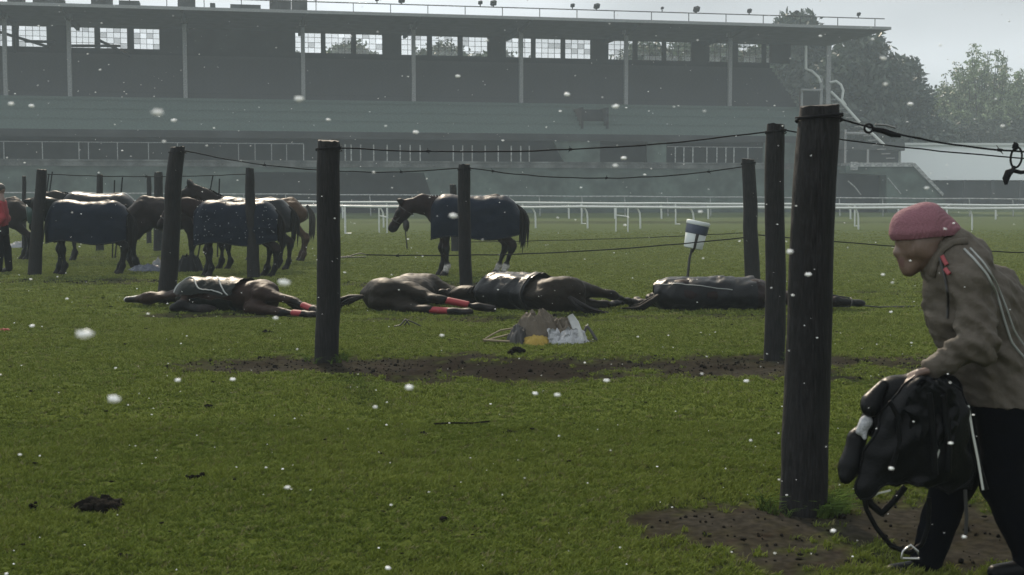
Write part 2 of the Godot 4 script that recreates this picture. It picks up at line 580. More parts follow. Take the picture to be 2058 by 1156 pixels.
func make_grass() -> void:
	for band in [[4.6, 9.0, 1900.0, 1.0, 9, 0.032, 0.0032], [9.0, 17.0, 560.0, 1.7, 10, 0.032, 0.0045], [17.0, 62.0, 75.0, 3.4, 12, 0.04, 0.009]]:
		var tufts := []
		for k in 3:
			var b := MB.new()
			for i in int(band[4]):
				var a := rng.randf() * TAU
				var r: float = sqrt(rng.randf()) * 0.02 * band[3]
				var o := Vector3(cos(a) * r, -0.004, sin(a) * r)
				var h: float = band[5] * rng.randf_range(0.45, 1.1)
				var lean := Vector3(rng.randfn() * 0.45, 1, rng.randfn() * 0.45) * h
				var w := Vector3(cos(a * 3.1), 0, sin(a * 3.1)) * float(band[6])
				var sh := rng.randf_range(0.75, 1.2)
				b.col = Color(sh, sh, sh * rng.randf_range(0.8, 1.1))
				var tip := o + lean * 1.0 + Vector3(lean.x, -h * 0.25, lean.z) * 0.5
				b.quad(o - w, o + w, o + lean * 0.6 + w * 0.8, o + lean * 0.6 - w * 0.8)
				var i0 := b.vert(o + lean * 0.6 - w * 0.8)
				b.vert(o + lean * 0.6 + w * 0.8)
				b.vert(tip)
				b.tri(i0, i0 + 1, i0 + 2)
			tufts.append(b.mesh())
		for k in 3:
			var xf := []
			var tints := []
			var count := int((band[1] * band[1] - band[0] * band[0]) * 0.5 * 0.92 * band[2] / 3.0)
			for i in count:
				var d := sqrt(lerpf(band[0] * band[0], band[1] * band[1], rng.randf()))
				if rng.randf() < (d - 26.0) / 34.0:
					continue
				var x := rng.randf_range(-0.46, 0.46) * d
				var m := mud(x, -d)
				if rng.randf() < m * 1.1 - 0.06:
					continue
				var p := noise_a.get_noise_2d(x * 5.0 + 40.0, d * 5.0) + 0.5 * noise_b.get_noise_2d(x * 26.0, d * 40.0)
				if rng.randf() < -p * 0.4:
					continue
				var s := rng.randf_range(0.6, 1.25) * (1.0 + 0.5 * p)
				xf.append(Transform3D(Basis(Vector3.UP, rng.randf() * TAU).scaled(Vector3(1, s, 1)), Vector3(x, lie(x, -d), -d)))
				var q := clampf(0.5 + 0.7 * p + rng.randfn() * 0.2, 0.0, 1.0)
				var cc := Color(0.092, 0.12, 0.024).lerp(Color(0.142, 0.165, 0.038), q)
				if rng.randf() < 0.05:
					cc = Color(0.15, 0.14, 0.07)
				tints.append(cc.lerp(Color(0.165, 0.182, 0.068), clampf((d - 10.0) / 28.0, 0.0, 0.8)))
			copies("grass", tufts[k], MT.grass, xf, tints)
	# loose crumbs of soil on the bare patches
	var lump := MB.new()
	lump.blob(Vector3.ZERO, Vector3(1, 0.7, 0.9), 0.5, noise_a, 1.6, 7, 5)
	var xf := []
	var tints := []
	for s in mud_shade_spots:
		var n := int(clampf(s[2] * s[3] * 200.0, 60.0, 4000.0))
		if s[1] < -30.0:
			continue
		for i in n:
			var x: float = s[0] + rng.randfn() * s[2] * 0.6
			var z: float = s[1] + rng.randfn() * s[3] * 0.6
			if z > -4.5 or rng.randf() > mud(x, z):
				continue
			var r := rng.randf_range(0.003, 0.009) * (1.0 + 0.03 * -z)
			if rng.randf() < 0.06:
				r *= 2.2
			xf.append(Transform3D(Basis.from_euler(Vector3(rng.randf() * 6, rng.randf() * 6, rng.randf() * 6)).scaled(Vector3.ONE * r), Vector3(x, lie(x, z) + r * 0.3, z)))
			var t := rng.randf_range(0.8, 2.4)
			tints.append(Color(t, t, t))
	copies("loose_soil", lump.mesh(), MT.soil, xf, tints)
	# dark and pale scraps strewn over the turf
	xf = []
	tints = []
	for i in 300:
		var d := lerpf(5.2, 24.0, pow(rng.randf(), 1.3))
		var x := rng.randf_range(-0.44, 0.44) * d
		var r := rng.randf_range(0.004, 0.013) * (0.6 + 0.05 * d)
		var pale := rng.randf() < 0.55
		if pale:
			r *= 0.4
		xf.append(Transform3D(Basis.from_euler(Vector3(rng.randf() * 0.6, rng.randf() * 6, rng.randf() * 0.6)).scaled(Vector3(1.6, 0.7, 1) * r), Vector3(x, lie(x, -d) + 0.018, -d)))
		tints.append(Color(14, 17, 14) if pale else Color(0.8, 0.75, 0.7))
	copies("turf_scraps", lump.mesh(), MT.soil, xf, tints)

# ---------------------------------------------------------------- posts and wires
func timber_post(top: Vector2, base: Vector2, w_top: float, w_base: float, label: String, hide := 0.0) -> Node3D:
	var g := ground(base.x, base.y)
	var d := -g.z
	var t := thing("timber_post", label, "post", stood(g), 0.0, "tie-up posts on the racecourse field")
	var up := at(top.x, top.y, d) - t.position
	var ppm := FOCAL / d
	var r0 := w_base / ppm * 0.5
	var r1 := w_top / ppm * 0.5
	var b := MB.new()
	var sd := rng.randf() * 100.0
	var sides := 22
	var rings := 16
	var first := b.v.size()
	for k in rings + 1:
		var s := float(k) / rings
		var c := up * (s * 1.02 - 0.02) + Vector3(noise_a.get_noise_2d(s * 14.0, sd * 9.0), 0, noise_a.get_noise_2d(s * 14.0, sd * 9.0 + 50.0)) * r0 * 0.22
		for j in sides:
			var a := TAU * j / sides
			var groove := 1.0 + 0.035 * noise_b.get_noise_2d(cos(a) * 60.0 + sd, sin(a) * 60.0 + s * 12.0) + 0.05 * noise_a.get_noise_3d(cos(a) * 12.0, s * 40.0 + sd, sin(a) * 12.0)
			var r := lerpf(r0, r1, s) * groove * (0.93 + 0.05 * noise_b.get_noise_2d(a * 20.0, sd) if k == rings else 1.0)
			var slant := ((cos(a + sd) * 0.07 + 0.12 * noise_b.get_noise_2d(a * 25.0, sd * 3.0)) * r1 if k == rings else 0.0)
			b.vert(c + Vector3(cos(a) * r, slant, sin(a) * r))
	for k in rings:
		for j in sides:
			var p := first + k * sides + j
			var q := first + k * sides + (j + 1) % sides
			b.tri(p, q, q + sides)
			b.tri(p, q + sides, p + sides)
	b.outward(0)
	part("shaft", b, MT.timber, t)
	var cap := MB.new()
	var m := cap.vert(up * 1.0 + Vector3(0, 0.006, 0))
	for j in sides:
		cap.vert(b.v[first + rings * sides + j])
	for j in sides:
		cap.tri(m, m + 1 + (j + 1) % sides, m + 1 + j)
	part("end_grain", cap, MT.timber, t)
	return t

func bind_wire(post: Node3D, h: float, r: float) -> void:
	var shaft := post.get_child(0) as MeshInstance3D
	var box := shaft.get_aabb()
	var b := MB.new()
	var s := h / box.end.y
	var lean := Vector3(0, 0, 0)
	var arr: PackedVector3Array = shaft.mesh.surface_get_arrays(0)[Mesh.ARRAY_VERTEX]
	for k in 22:
		lean += arr[arr.size() - 1 - k] / 22.0
	lean.y = 0
	for turn in 3:
		var pts := []
		for k in 21:
			var a := TAU * k / 20
			pts.append(lean * s + Vector3(cos(a) * r, h + 0.012 * turn + 0.012 * sin(a + turn), sin(a) * r))
		b.tube(pts, [0.0045], 5)
	part("wire_wrap", b, MT.wire, post)

func sagging(a: Vector3, b: Vector3, sag: float, n := 20, wob := 0.0) -> Array:
	var pts := []
	for k in n + 1:
		var t := float(k) / n
		var p := a.lerp(b, t) - Vector3(0, sag * 4.0 * t * (1 - t), 0)
		p.y += wob * noise_b.get_noise_2d(k * 31.0, a.x * 50.0)
		pts.append(p)
	return pts

func wire(a: Vector3, b: Vector3, sag: float, r: float, label: String, knots := [], called := "wire", wob := 0.01) -> Node3D:
	var t := thing(called, label, called, (a + b) * 0.5)
	var pts := []
	for p in sagging(a - t.position, b - t.position, sag, 24, wob):
		pts.append(p)
	var m := MB.new()
	r *= 0.75
	m.tube(pts, [r], 6)
	part("strand", m, MT.wire, t)
	for k in knots:
		var q := MB.new()
		var p: Vector3 = pts[int(k * 24)]
		q.blob(p, Vector3(r * 3.5, r * 1.8, r * 1.8), 0.6, noise_a, 2.0, 8, 6)
		for e in 2:
			q.tube([p, p + Vector3(rng.randf_range(-4, 4) * r, (5 if e else -4) * r, r)], [r * 0.7, r * 0.3], 4)
		part("knot", q, MT.wire, t)
	return t
# ---------------------------------------------------------------- horses (local axes: x ahead, y up, z to its right)
# p: coat, dark, sock (Color), poll, muzzle (Vector3), legs = four lists [elbow or stifle, knee or hock, fetlock, hoof]
func horse_bones(p: Dictionary) -> Array:
	var coat: Color = p.coat
	var dark: Color = p.dark
	var thin := Vector3(1, 1, 1.14)
	var b := []
	b.append([Vector3(-0.5, 1.16, 0), Vector3(-0.05, 1.1, 0), 0.30, 0.315, coat, thin])
	b.append([Vector3(-0.05, 1.1, 0), Vector3(0.36, 1.12, 0), 0.315, 0.315, coat, thin])
	b.append([Vector3(0.34, 1.4, 0), Vector3(0.1, 1.36, 0), 0.085, 0.08, coat, Vector3(1, 1, 1.1)])
	b.append([Vector3(-0.2, 1.36, 0), Vector3(-0.55, 1.4, 0), 0.08, 0.1, coat])
	for s in [-1.0, 1.0]:
		b.append([Vector3(-0.58, 1.22, 0.09 * s), Vector3(-0.74, 1.08, 0.1 * s), 0.2, 0.18, coat])
		b.append([Vector3(0.38, 1.22, 0.12 * s), Vector3(0.5, 1.0, 0.13 * s), 0.17, 0.145, coat])
	b.append([Vector3(0.5, 1.06, 0), Vector3(0.56, 1.1, 0), 0.2, 0.17, coat])
	# neck and head
	var poll: Vector3 = p.poll
	var muz: Vector3 = p.muzzle
	var mid := Vector3(0.5, 1.26, 0).lerp(poll, 0.5) + Vector3(0, 0.03, 0)
	var flat := Vector3(1, 1, 1.5)
	b.append([Vector3(0.42, 1.22, 0), mid, 0.25, 0.165, coat, flat])
	b.append([mid, poll, 0.165, 0.105, coat, flat])
	var hd := (muz - poll).normalized()
	var up := Vector3(hd.y, -hd.x, 0).normalized()
	if up.y < 0:
		up = -up
	var chin := -up
	var sd := hd.cross(up)
	var face: Color = p.get("face", coat)
	b.append([poll + chin * 0.05, poll.lerp(muz, 0.45) + chin * 0.03, 0.115, 0.1, coat, Vector3(1, 1, 1.25)])
	b.append([poll.lerp(muz, 0.35) + chin * 0.01, poll.lerp(muz, 0.66 if p.has("nose") else 0.93), 0.088, 0.066, face, Vector3(1, 1, 1.2)])
	b.append([muz - hd * (0.26 if p.has("nose") else 0.05) + chin * 0.015, muz + chin * 0.01, 0.066, 0.056, p.get("nose", dark)])
	b.append([muz - hd * 0.12 + chin * 0.06, muz - hd * 0.02 + chin * 0.055, 0.035, 0.035, dark])
	for s in [-1.0, 1.0]:
		b.append([poll.lerp(muz, 0.16) + chin * 0.09 + sd * 0.045 * s, poll.lerp(muz, 0.3) + chin * 0.085 + sd * 0.04 * s, 0.07, 0.06, coat])
		var ear: Vector3 = poll - hd * 0.03 + up * 0.06 + sd * 0.055 * s
		var tip: Vector3 = ear + up * 0.15 - hd * 0.05 * float(p.get("ears", 1.0)) + sd * 0.02 * s
		b.append([ear, ear.lerp(tip, 0.45), 0.026, 0.03, coat])
		b.append([ear.lerp(tip, 0.45), tip, 0.032, 0.006, dark])
		b.append([poll.lerp(muz, 0.33) + up * 0.045 + sd * 0.075 * s, poll.lerp(muz, 0.36) + up * 0.042 + sd * 0.075 * s, 0.021, 0.021, Color(0.004, 0.004, 0.004)])
	# legs
	var socks: Array = p.get("socks", [0, 0, 0, 0])
	for k in 4:
		var s := -1.0 if k % 2 == 0 else 1.0
		var q: Array = p.legs[k]
		var white := Color(0.5, 0.49, 0.46)
		var low: Color = white if socks[k] else dark
		if k < 2:
			b.append([Vector3(0.42, 1.0, 0.14 * s), q[0], 0.145, 0.1, coat])
			b.append([q[0], q[1], 0.092, 0.052, coat])
			b.append([q[1], q[1] + (q[2] - q[1]) * 0.12, 0.058, 0.05, dark])
		else:
			b.append([Vector3(-0.66, 1.1, 0.11 * s), q[0], 0.19, 0.135, coat])
			b.append([q[0], q[1], 0.135, 0.058, coat])
			b.append([q[1] + (q[1] - q[2]).normalized() * 0.05, q[1] + (q[2] - q[1]) * 0.15, 0.045, 0.05, dark])
		b.append([q[1], q[2], 0.046, 0.036, dark])
		b.append([q[2], q[2] + (q[3] - q[2]) * 0.2, 0.047, 0.042, low])
		b.append([q[2], q[3], 0.04, 0.045, low])
		b.append([q[3], q[3] + (q[3] - q[2]).normalized() * 0.05 + (Vector3(0.025, 0, 0) if not p.get("lying", false) else Vector3.ZERO), 0.05, 0.062, Color(0.02, 0.018, 0.016)])
	return b

func standing_legs(fore := 0.0, hind := 0.0, under := 0.0) -> Array:
	var l := []
	for k in 4:
		var s := -1.0 if k % 2 == 0 else 1.0
		var o := (fore if k < 2 else hind) * s
		if k < 2:
			l.append([Vector3(0.4 + o * 0.3, 0.84, 0.14 * s), Vector3(0.43 + o * 0.7, 0.5, 0.13 * s), Vector3(0.41 + o, 0.17, 0.13 * s), Vector3(0.45 + o, 0.055, 0.13 * s)])
		else:
			l.append([Vector3(-0.52 + o * 0.3, 0.9, 0.15 * s), Vector3(-0.86 + o * 0.8 + under * 0.5, 0.56, 0.13 * s), Vector3(-0.8 + o + under, 0.17, 0.13 * s), Vector3(-0.75 + o + under, 0.055, 0.13 * s)])
	return l

func hair_lock(m: MB, root_: Vector3, tip: Vector3, sway: Vector3, r: float, n: int, spread: float) -> void:
	for k in n:
		var o := Vector3(rng.randfn(), rng.randfn(), rng.randfn()) * spread
		var pts := []
		for j in 6:
			var t := j / 5.0
			pts.append(root_.lerp(tip, t) + sway * sin(t * PI) + o * (0.35 + t * 0.9))
		m.tube(pts, [r, r * 1.2, r * 1.1, r * 0.9, r * 0.6, r * 0.15], 4)

func mane(m: MB, p: Dictionary, side := 1.0) -> void:
	var poll: Vector3 = p.poll
	for k in 16:
		var t := k / 15.0
		var c := Vector3(0.36, 1.47, 0).lerp(poll + Vector3(-0.02, 0.1, 0), t) + Vector3(0, 0.03 * sin(t * PI), 0)
		hair_lock(m, c, c + Vector3(-0.02, -0.17, 0.09 * side), Vector3(0, 0.03, 0.05 * side), 0.016, 2, 0.012)
	hair_lock(m, poll + Vector3(0.0, 0.09, 0), poll.lerp(p.muzzle, 0.35) + Vector3(0, 0.06, 0.01), Vector3(0.03, 0.03, 0), 0.014, 4, 0.015)

# a rug over the trunk: u from front to back, s from -1 (left hem) over the spine to 1 (right hem)
func rug_point(u: float, s: float, r: Dictionary) -> Vector3:
	var x: float = lerpf(r.get("x0", 0.66), r.get("x1", -0.97), u)
	var end := clampf((-0.62 - x) / 0.36, 0.0, 1.0)
	var front := clampf((x - 0.4) / 0.28, 0.0, 1.0)
	var ridge := 1.485 + 0.02 * sin(x * 5.0) - 0.03 * clampf(1.0 - absf(x + 0.05) / 0.3, 0.0, 1.0) - 0.3 * end * end - 0.2 * front * front
	var w := 0.372 - 0.13 * end * end - 0.17 * front * front
	var hem: float = lerpf(r.get("hem0", 0.72), r.get("hem1", 0.72), u) + 0.05 * sin(u * 7.0)
	var a := absf(s)
	var y := 0.0
	var z := 0.0
	if r.get("round", false):
		# drawn right round the trunk
		var th := a * PI * 0.97
		y = 1.11 + cos(th) * (ridge - 1.09)
		z = (w - 0.04) * sin(th)
	elif a < 0.5:
		var th := a / 0.5 * PI * 0.5
		z = w * pow(sin(th), 0.85)
		y = ridge - 0.3 * (1.0 - pow(maxf(cos(th), 0.0), 0.9))
	else:
		var t := (a - 0.5) / 0.5
		z = w * (1.0 + 0.05 * sin(t * PI) - 0.08 * t * (1.0 if r.get("hug", false) else 0.2))
		y = lerpf(ridge - 0.3, hem, t)
	var wr := noise_a.get_noise_3d(x * 42.0 + r.get("seed", 0.0), y * 14.0, s * 14.0) * 0.016 + noise_a.get_noise_3d(x * 20.0, y * 60.0 + r.get("seed", 0.0), s * 9.0) * 0.02
	wr += noise_b.get_noise_3d(x * 35.0 + r.get("seed", 0.0), y * 30.0, s * 20.0) * 0.02 * (0.4 + a)
	wr *= r.get("wr", 1.0)
	var out := Vector3(0, 1.0 - a, signf(s) * minf(1.0, a * 2.0)).normalized()
	return Vector3(x, y, z * signf(s)) + out * wr

func rug(r: Dictionary, m: Material, parent: Node3D, called := "rug") -> MeshInstance3D:
	var b := MB.new()
	b.sheet(46, 45, func(u: float, t: float) -> Vector3: return rug_point(u, t * 2.0 - 1.0, r))
	# the inside of the cloth, a little under the outside, and the hem that joins them
	var n := b.v.size()
	var nn := b.normals()
	for i in n:
		b.vert(b.v[i] - nn[i] * 0.012)
	var k := b.idx.size()
	for i in range(0, k, 3):
		b.tri(b.idx[i] + n, b.idx[i + 2] + n, b.idx[i + 1] + n)
	for i in 45:
		for e in [[i * 45, (i + 1) * 45], [i * 45 + 44, (i + 1) * 45 + 44]]:
			if i < 45 and e[1] < n:
				b.tri(e[0], e[1], e[1] + n)
				b.tri(e[0], e[1] + n, e[0] + n)
	var o := part(called, b, m, parent)
	if not r.get("round", false):
		rug_line(func(t: float) -> Vector2: return Vector2(t, -0.985), r, 0.008, MT.black_rug, parent, "hem_binding", 24)
	return o

func rug_line(path: Callable, r: Dictionary, rad: float, m: Material, parent: Node3D, called := "trim", n := 30) -> void:
	var pts := []
	for k in n + 1:
		var us: Vector2 = path.call(float(k) / n)
		var p := rug_point(us.x, us.y, r)
		var q := rug_point(clampf(us.x + 0.01, 0, 1), us.y, r) - p
		var w := rug_point(us.x, clampf(us.y + 0.01, -1, 1), r) - p
		var nn := q.cross(w).normalized()
		if nn.dot(p - Vector3(p.x, 1.0, 0)) < 0:
			nn = -nn
		pts.append(p + nn * 0.006)
	var b := MB.new()
	b.tube(pts, [rad], 6)
	part(called, b, m, parent)

func snow_specks(r: Dictionary, n: int, parent: Node3D) -> void:
	var b := MB.new()
	for i in n:
		var p := rug_point(rng.randf(), (1.0 if rng.randf() < 0.3 else -1.0) * pow(rng.randf(), 0.7) * 0.9, r)
		b.blob(p * Vector3(1, 1, 1.015), Vector3.ONE * rng.randf_range(0.006, 0.013), 0.5, noise_a, 1.5, 6, 4)
		p = rug_point(rng.randf(), pow(rng.randf(), 0.7) * 0.9, r)
		b.blob(p * Vector3(1, 1, 1.015), Vector3.ONE * rng.randf_range(0.006, 0.013), 0.5, noise_a, 1.5, 6, 4)
	tag(part("snow_specks", b, MT.grey_rug, parent), "", "", "", "stuff")

func tail(b: MB, p: Dictionary) -> void:
	var pts: Array = p.get("tail", [Vector3(-0.9, 1.3, 0), Vector3(-1.02, 1.12, 0), Vector3(-1.03, 0.8, 0), Vector3(-1.0, 0.45, 0.02)])
	var c := Curve3D.new()
	for i in pts.size():
		var d: Vector3 = (pts[mini(i + 1, pts.size() - 1)] - pts[maxi(i - 1, 0)]) * 0.2
		c.add_point(pts[i], -d, d)
	var n := c.get_baked_length()
	for k in 16:
		var o := Vector3(rng.randfn(), rng.randfn(), rng.randfn()) * 0.028
		var q := []
		var stop := rng.randf_range(0.75, 1.0)
		for j in 9:
			var t := j / 8.0
			q.append(c.sample_baked(n * t * stop) + o * sin(minf(t * 1.6, 1.0) * PI * 0.6) * (1.0 + t * 0.6))
		b.tube(q, [0.028, 0.03, 0.028, 0.026, 0.024, 0.02, 0.016, 0.01, 0.003], 5)

func bandage(parent: Node3D, a: Vector3, b: Vector3, m: Material, r := 0.055) -> void:
	var q := MB.new()
	var pts := []
	var rr := []
	for k in 13:
		pts.append(a.lerp(b, k / 12.0))
		rr.append(r * (1.0 + 0.05 * (k % 2)) * (0.96 if k == 0 or k == 12 else 1.0))
	q.tube(pts, rr, 12)
	part("leg_bandage", q, m, parent)

func halter(parent: Node3D, p: Dictionary, m: Material) -> void:
	var poll: Vector3 = p.poll
	var muz: Vector3 = p.muzzle
	var hd := (muz - poll).normalized()
	var up := Vector3(hd.y, -hd.x, 0).normalized()
	if up.y < 0:
		up = -up
	var sd := hd.cross(up)
	var b := MB.new()
	for ring in [[0.68, 0.086, 0.088, 0.0], [0.14, 0.115, 0.15, -0.05]]:
		var c: Vector3 = poll.lerp(muz, ring[0]) + up * ring[3]
		var pts := []
		for k in 25:
			var a := TAU * k / 24
			pts.append(c + up * cos(a) * ring[2] + sd * sin(a) * ring[1])
		b.tube(pts, [0.012], 5)
	for s in [-1.0, 1.0]:
		b.tube([poll.lerp(muz, 0.16) + sd * 0.115 * s - up * 0.05, poll.lerp(muz, 0.68) + sd * 0.085 * s], [0.012], 5)
	part("halter", b, m, parent)

func horse(called: String, label: String, group: String, p: Dictionary, xf: Transform3D, cell := 0.024) -> Node3D:
	var t := thing(called, label, "horse", Vector3.ZERO, 0.0, group)
	t.transform = xf
	var b := MB.new()
	b.body(horse_bones(p), cell, 0.07)
	b.push_along_normals(0, func(v: Vector3, _n: Vector3) -> float:
		return 0.022 * noise_a.get_noise_3d(v.x * 26.0, v.y * 26.0, v.z * 26.0) + 0.008 * noise_b.get_noise_3d(v.x * 60.0, v.y * 60.0, v.z * 60.0))
	part("body", b, MT.coat, t)
	var h := MB.new()
	tail(h, p)
	part("tail", h, p.get("tail_mat", MT.hair), t)
	if p.get("mane", true):
		var mm := MB.new()
		mane(mm, p, p.get("mane_side", 1.0))
		part("mane", mm, MT.hair, t)
	return t

func faces(px: float, py: float, left: bool, scale_: float, turn := 0.0) -> Transform3D:
	var g := stood(ground(px, py))
	return Transform3D(Basis(Vector3.UP, (PI if left else 0.0) + turn).scaled(Vector3.ONE * scale_), g)

# lying flat: `ahead` is where the spine points, `back` where the back points; `centre` is under the middle of the trunk
func lying(centre: Vector3, ahead: Vector3, back: Vector3, scale_: float, sag := 0.86, height := 0.265) -> Transform3D:
	var f := ahead.normalized()
	var u := (back - f * back.dot(f)).normalized()
	var b := Basis(f * scale_, u * scale_, f.cross(u) * scale_ * sag)
	return Transform3D(b, stood(centre) + Vector3(0, height * scale_ * sag, 0) - b * Vector3(-0.1, 1.15, 0))

func make_horses() -> void:
	var bay := Color(0.019, 0.0095, 0.0065)
	var brown := Color(0.0098, 0.0062, 0.0048)
	var black := Color(0.0045, 0.0042, 0.0042)
	var chestnut := Color(0.06, 0.032, 0.016)
	var group := "horses tied up along the post lines"
	# the horse by the middle post
	var p := {"coat": brown * 1.25, "dark": black, "poll": Vector3(1.13, 1.29, 0.0), "muzzle": Vector3(1.4, 0.86, 0.02), "legs": standing_legs(0.05, 0.07, 0.15), "socks": [1, 0, 1, 1], "ears": -0.4, "mane": true}
	var h := horse("standing_horse", "dark brown horse in a navy rug standing alone behind the middle post", group, p, faces(939, 553, true, 1.08), 0.022)
	var r := {"hem0": 0.66, "hem1": 0.72, "seed": 3.0}
	rug(r, MT.navy_rug, h)
	rug_line(func(t: float) -> Vector2: return Vector2(lerpf(0.62, 1.0, t), 0.22 - 0.1 * t), r, 0.012, MT.trim, h)
	halter(h, p, MT.dark_strap)
	var b := MB.new()
	var chin := Vector3(1.18, 0.99, 0)
	b.blob(chin + Vector3(-0.05, -0.06, 0), Vector3(0.06, 0.12, 0.065), 0.3, noise_a, 1.5)
	part("feed_bag", b, MT.dark_strap, h)
	b = MB.new()
	b.tube([chin + Vector3(-0.03, -0.1, 0), chin + Vector3(-0.05, -0.3, 0.01), chin + Vector3(-0.07, -0.5, 0)], [0.012, 0.011, 0.014], 6)
	part("lead_rope", b, MT.dark_strap, h)
	# left group, nearest first
	p = {"coat": black * 1.3, "dark": black, "poll": Vector3(0.98, 1.42, 0.05), "muzzle": Vector3(1.04, 0.93, 0.12), "legs": standing_legs(0.1, 0.06), "ears": 0.6}
	h = horse("standing_horse", "black horse in a plain navy rug and teal hood behind the leftmost post", group, p, faces(166, 551, true, 1.0))
	r = {"hem0": 0.62, "hem1": 0.66, "seed": 11.0}
	rug(r, MT.navy_rug, h)
	b = MB.new()
	b.tube([Vector3(0.55, 1.25, 0.02), Vector3(0.78, 1.38, 0.03), Vector3(0.97, 1.39, 0.05)], [0.29, 0.2, 0.155], 14, 1.0)
	part("neck_cover", b, MT.green_rug, h)
	b = MB.new()
	b.tube([Vector3(0.98, 1.36, 0.05), Vector3(1.0, 1.2, 0.08), Vector3(1.02, 1.03, 0.1)], [0.15, 0.13, 0.1], 14, 1.0)
	part("hood", b, MT.teal, h)
	p = {"coat": bay * 0.8, "dark": black, "poll": Vector3(1.08, 1.42, 0), "muzzle": Vector3(1.36, 1.0, 0), "legs": standing_legs(0.07, 0.1)}
	h = horse("standing_horse", "bay horse in a speckled navy rug tied behind the second-row left post", group, p, faces(463, 556, true, 1.0))
	r = {"hem0": 0.6, "hem1": 0.68, "seed": 27.0}
	rug(r, MT.navy_rug, h)
	rug_line(func(t: float) -> Vector2: return Vector2(lerpf(0.25, 0.97, t), 0.1 + 0.1 * t), r, 0.013, MT.trim, h)
	snow_specks(r, 110, h)
	halter(h, p, MT.dark_strap)
	p = {"coat": brown, "dark": black, "poll": Vector3(1.1, 1.66, 0), "muzzle": Vector3(1.5, 1.36, 0), "legs": standing_legs(0.12, 0.12)}
	h = horse("standing_horse", "tall brown horse with raised head and rug with painted back highlights behind the speckled rug", group, p, faces(494, 541, true, 1.04))
	r = {"hem0": 0.75, "hem1": 0.75, "seed": 41.0}
	rug(r, MT.black_rug, h)
	rug_line(func(t: float) -> Vector2: return Vector2(lerpf(0.3, 1.0, t), 0.06 + 0.16 * t), r, 0.018, MT.trim, h)  # sheen along the rug's back, laid on as pale lines
	rug_line(func(t: float) -> Vector2: return Vector2(lerpf(0.55, 1.0, t), 0.2 + 0.1 * t), r, 0.012, MT.trim, h)  # second painted line of that sheen, towards the rump
	p = {"coat": chestnut, "dark": chestnut * 0.6, "poll": Vector3(1.2, 1.2, 0), "muzzle": Vector3(1.45, 0.8, 0), "legs": standing_legs(0.05, 0.05), "tail_mat": MT.bark}
	horse("standing_horse", "chestnut horse without a rug, only its rump showing", group, p, faces(541, 525, true, 1.03), 0.026)
	p = {"coat": brown * 1.2, "dark": black, "poll": Vector3(1.1, 1.2, 0), "muzzle": Vector3(1.35, 0.8, 0), "legs": standing_legs(0.05, 0.1)}
	horse("standing_horse", "brown bare-backed horse facing right behind the plain navy rug", group, p, faces(345, 540, false, 1.06), 0.026)
	p = {"coat": black * 1.4, "dark": black, "poll": Vector3(1.1, 1.4, 0), "muzzle": Vector3(1.35, 1.0, 0), "legs": standing_legs(0.05, 0.1)}
	h = horse("standing_horse", "dark horse in a pale-striped rug hidden behind the teal-hooded horse", group, p, faces(188, 524, true, 1.1), 0.028)
	r = {"hem0": 0.7, "hem1": 0.7, "seed": 61.0}
	rug(r, MT.black_rug, h)
	for k in 3:
		rug_line(func(t: float) -> Vector2: return Vector2(lerpf(0.1, 0.98, t), 0.05 + 0.12 * k), r, 0.02, MT.dull_white, h)
	p = {"coat": brown, "dark": black, "poll": Vector3(1.2, 1.3, 0), "muzzle": Vector3(1.45, 0.9, 0), "legs": standing_legs(0.05, 0.1)}
	horse("standing_horse", "dark brown horse half hidden by the person in red", group, p, faces(-14, 522, true, 1.04), 0.028)

	# lying horses: hips and hooves given in the horse's own axes; down = the sign of z that is towards the ground
	group = "horses lying on the grass"
	var legs := func(down: float, spread: float, sweep: float) -> Array:
		var l := []
		for k in 4:
			var s := -1.0 if k % 2 == 0 else 1.0
			var low := 0.2 * down if s == down else 0.02 * down
			var hoof := 0.22 * down if s == down else 0.17 * down
			if k < 2:
				var o := spread * (1.0 if s == down else -0.4)
				l.append([Vector3(0.46 + o * 0.3, 0.82, low), Vector3(0.52 + o * 0.8, 0.48, (low + hoof) * 0.5), Vector3(0.42 + o, 0.16, hoof), Vector3(0.38 + o, 0.05, hoof)])
			else:
				var o := spread * (-0.8 if s == down else 0.5)
				l.append([Vector3(-0.6 + o * 0.3 - sweep * 0.3, 0.88, low), Vector3(-0.92 + o - sweep * 0.7, 0.6, (low + hoof) * 0.5), Vector3(-0.9 + o - sweep * 1.25, 0.24, hoof), Vector3(-0.88 + o - sweep * 1.35, 0.12, hoof)])
		return l
	# 1: nose to the left, white face, trimmed dark rug, hind legs stretched to the right
	var down := 1.0
	p = {"coat": bay * 1.1, "dark": black, "face": black * 1.5, "nose": Color(0.75, 0.73, 0.68), "poll": Vector3(1.18, 1.2, 0.1), "muzzle": Vector3(1.64, 1.12, 0.15), "lying": true, "mane": true,
		"legs": [[Vector3(0.38, 0.84, 0.02), Vector3(0.34, 0.6, 0.14), Vector3(0.02, 0.7, 0.2), Vector3(-0.06, 0.72, 0.22)], [Vector3(0.42, 0.84, 0.2), Vector3(0.44, 0.6, 0.21), Vector3(0.12, 0.62, 0.22), Vector3(0.03, 0.64, 0.22)], [Vector3(-0.78, 0.95, -0.06), Vector3(-1.28, 0.88, 0.02), Vector3(-1.7, 0.76, 0.16), Vector3(-1.82, 0.72, 0.2)], [Vector3(-0.7, 0.84, 0.19), Vector3(-1.22, 0.68, 0.21), Vector3(-1.64, 0.6, 0.22), Vector3(-1.77, 0.57, 0.22)]],
		"tail": [Vector3(-0.88, 1.32, 0.05), Vector3(-1.0, 1.38, 0.15), Vector3(-1.2, 1.42, 0.24), Vector3(-1.45, 1.4, 0.25)]}
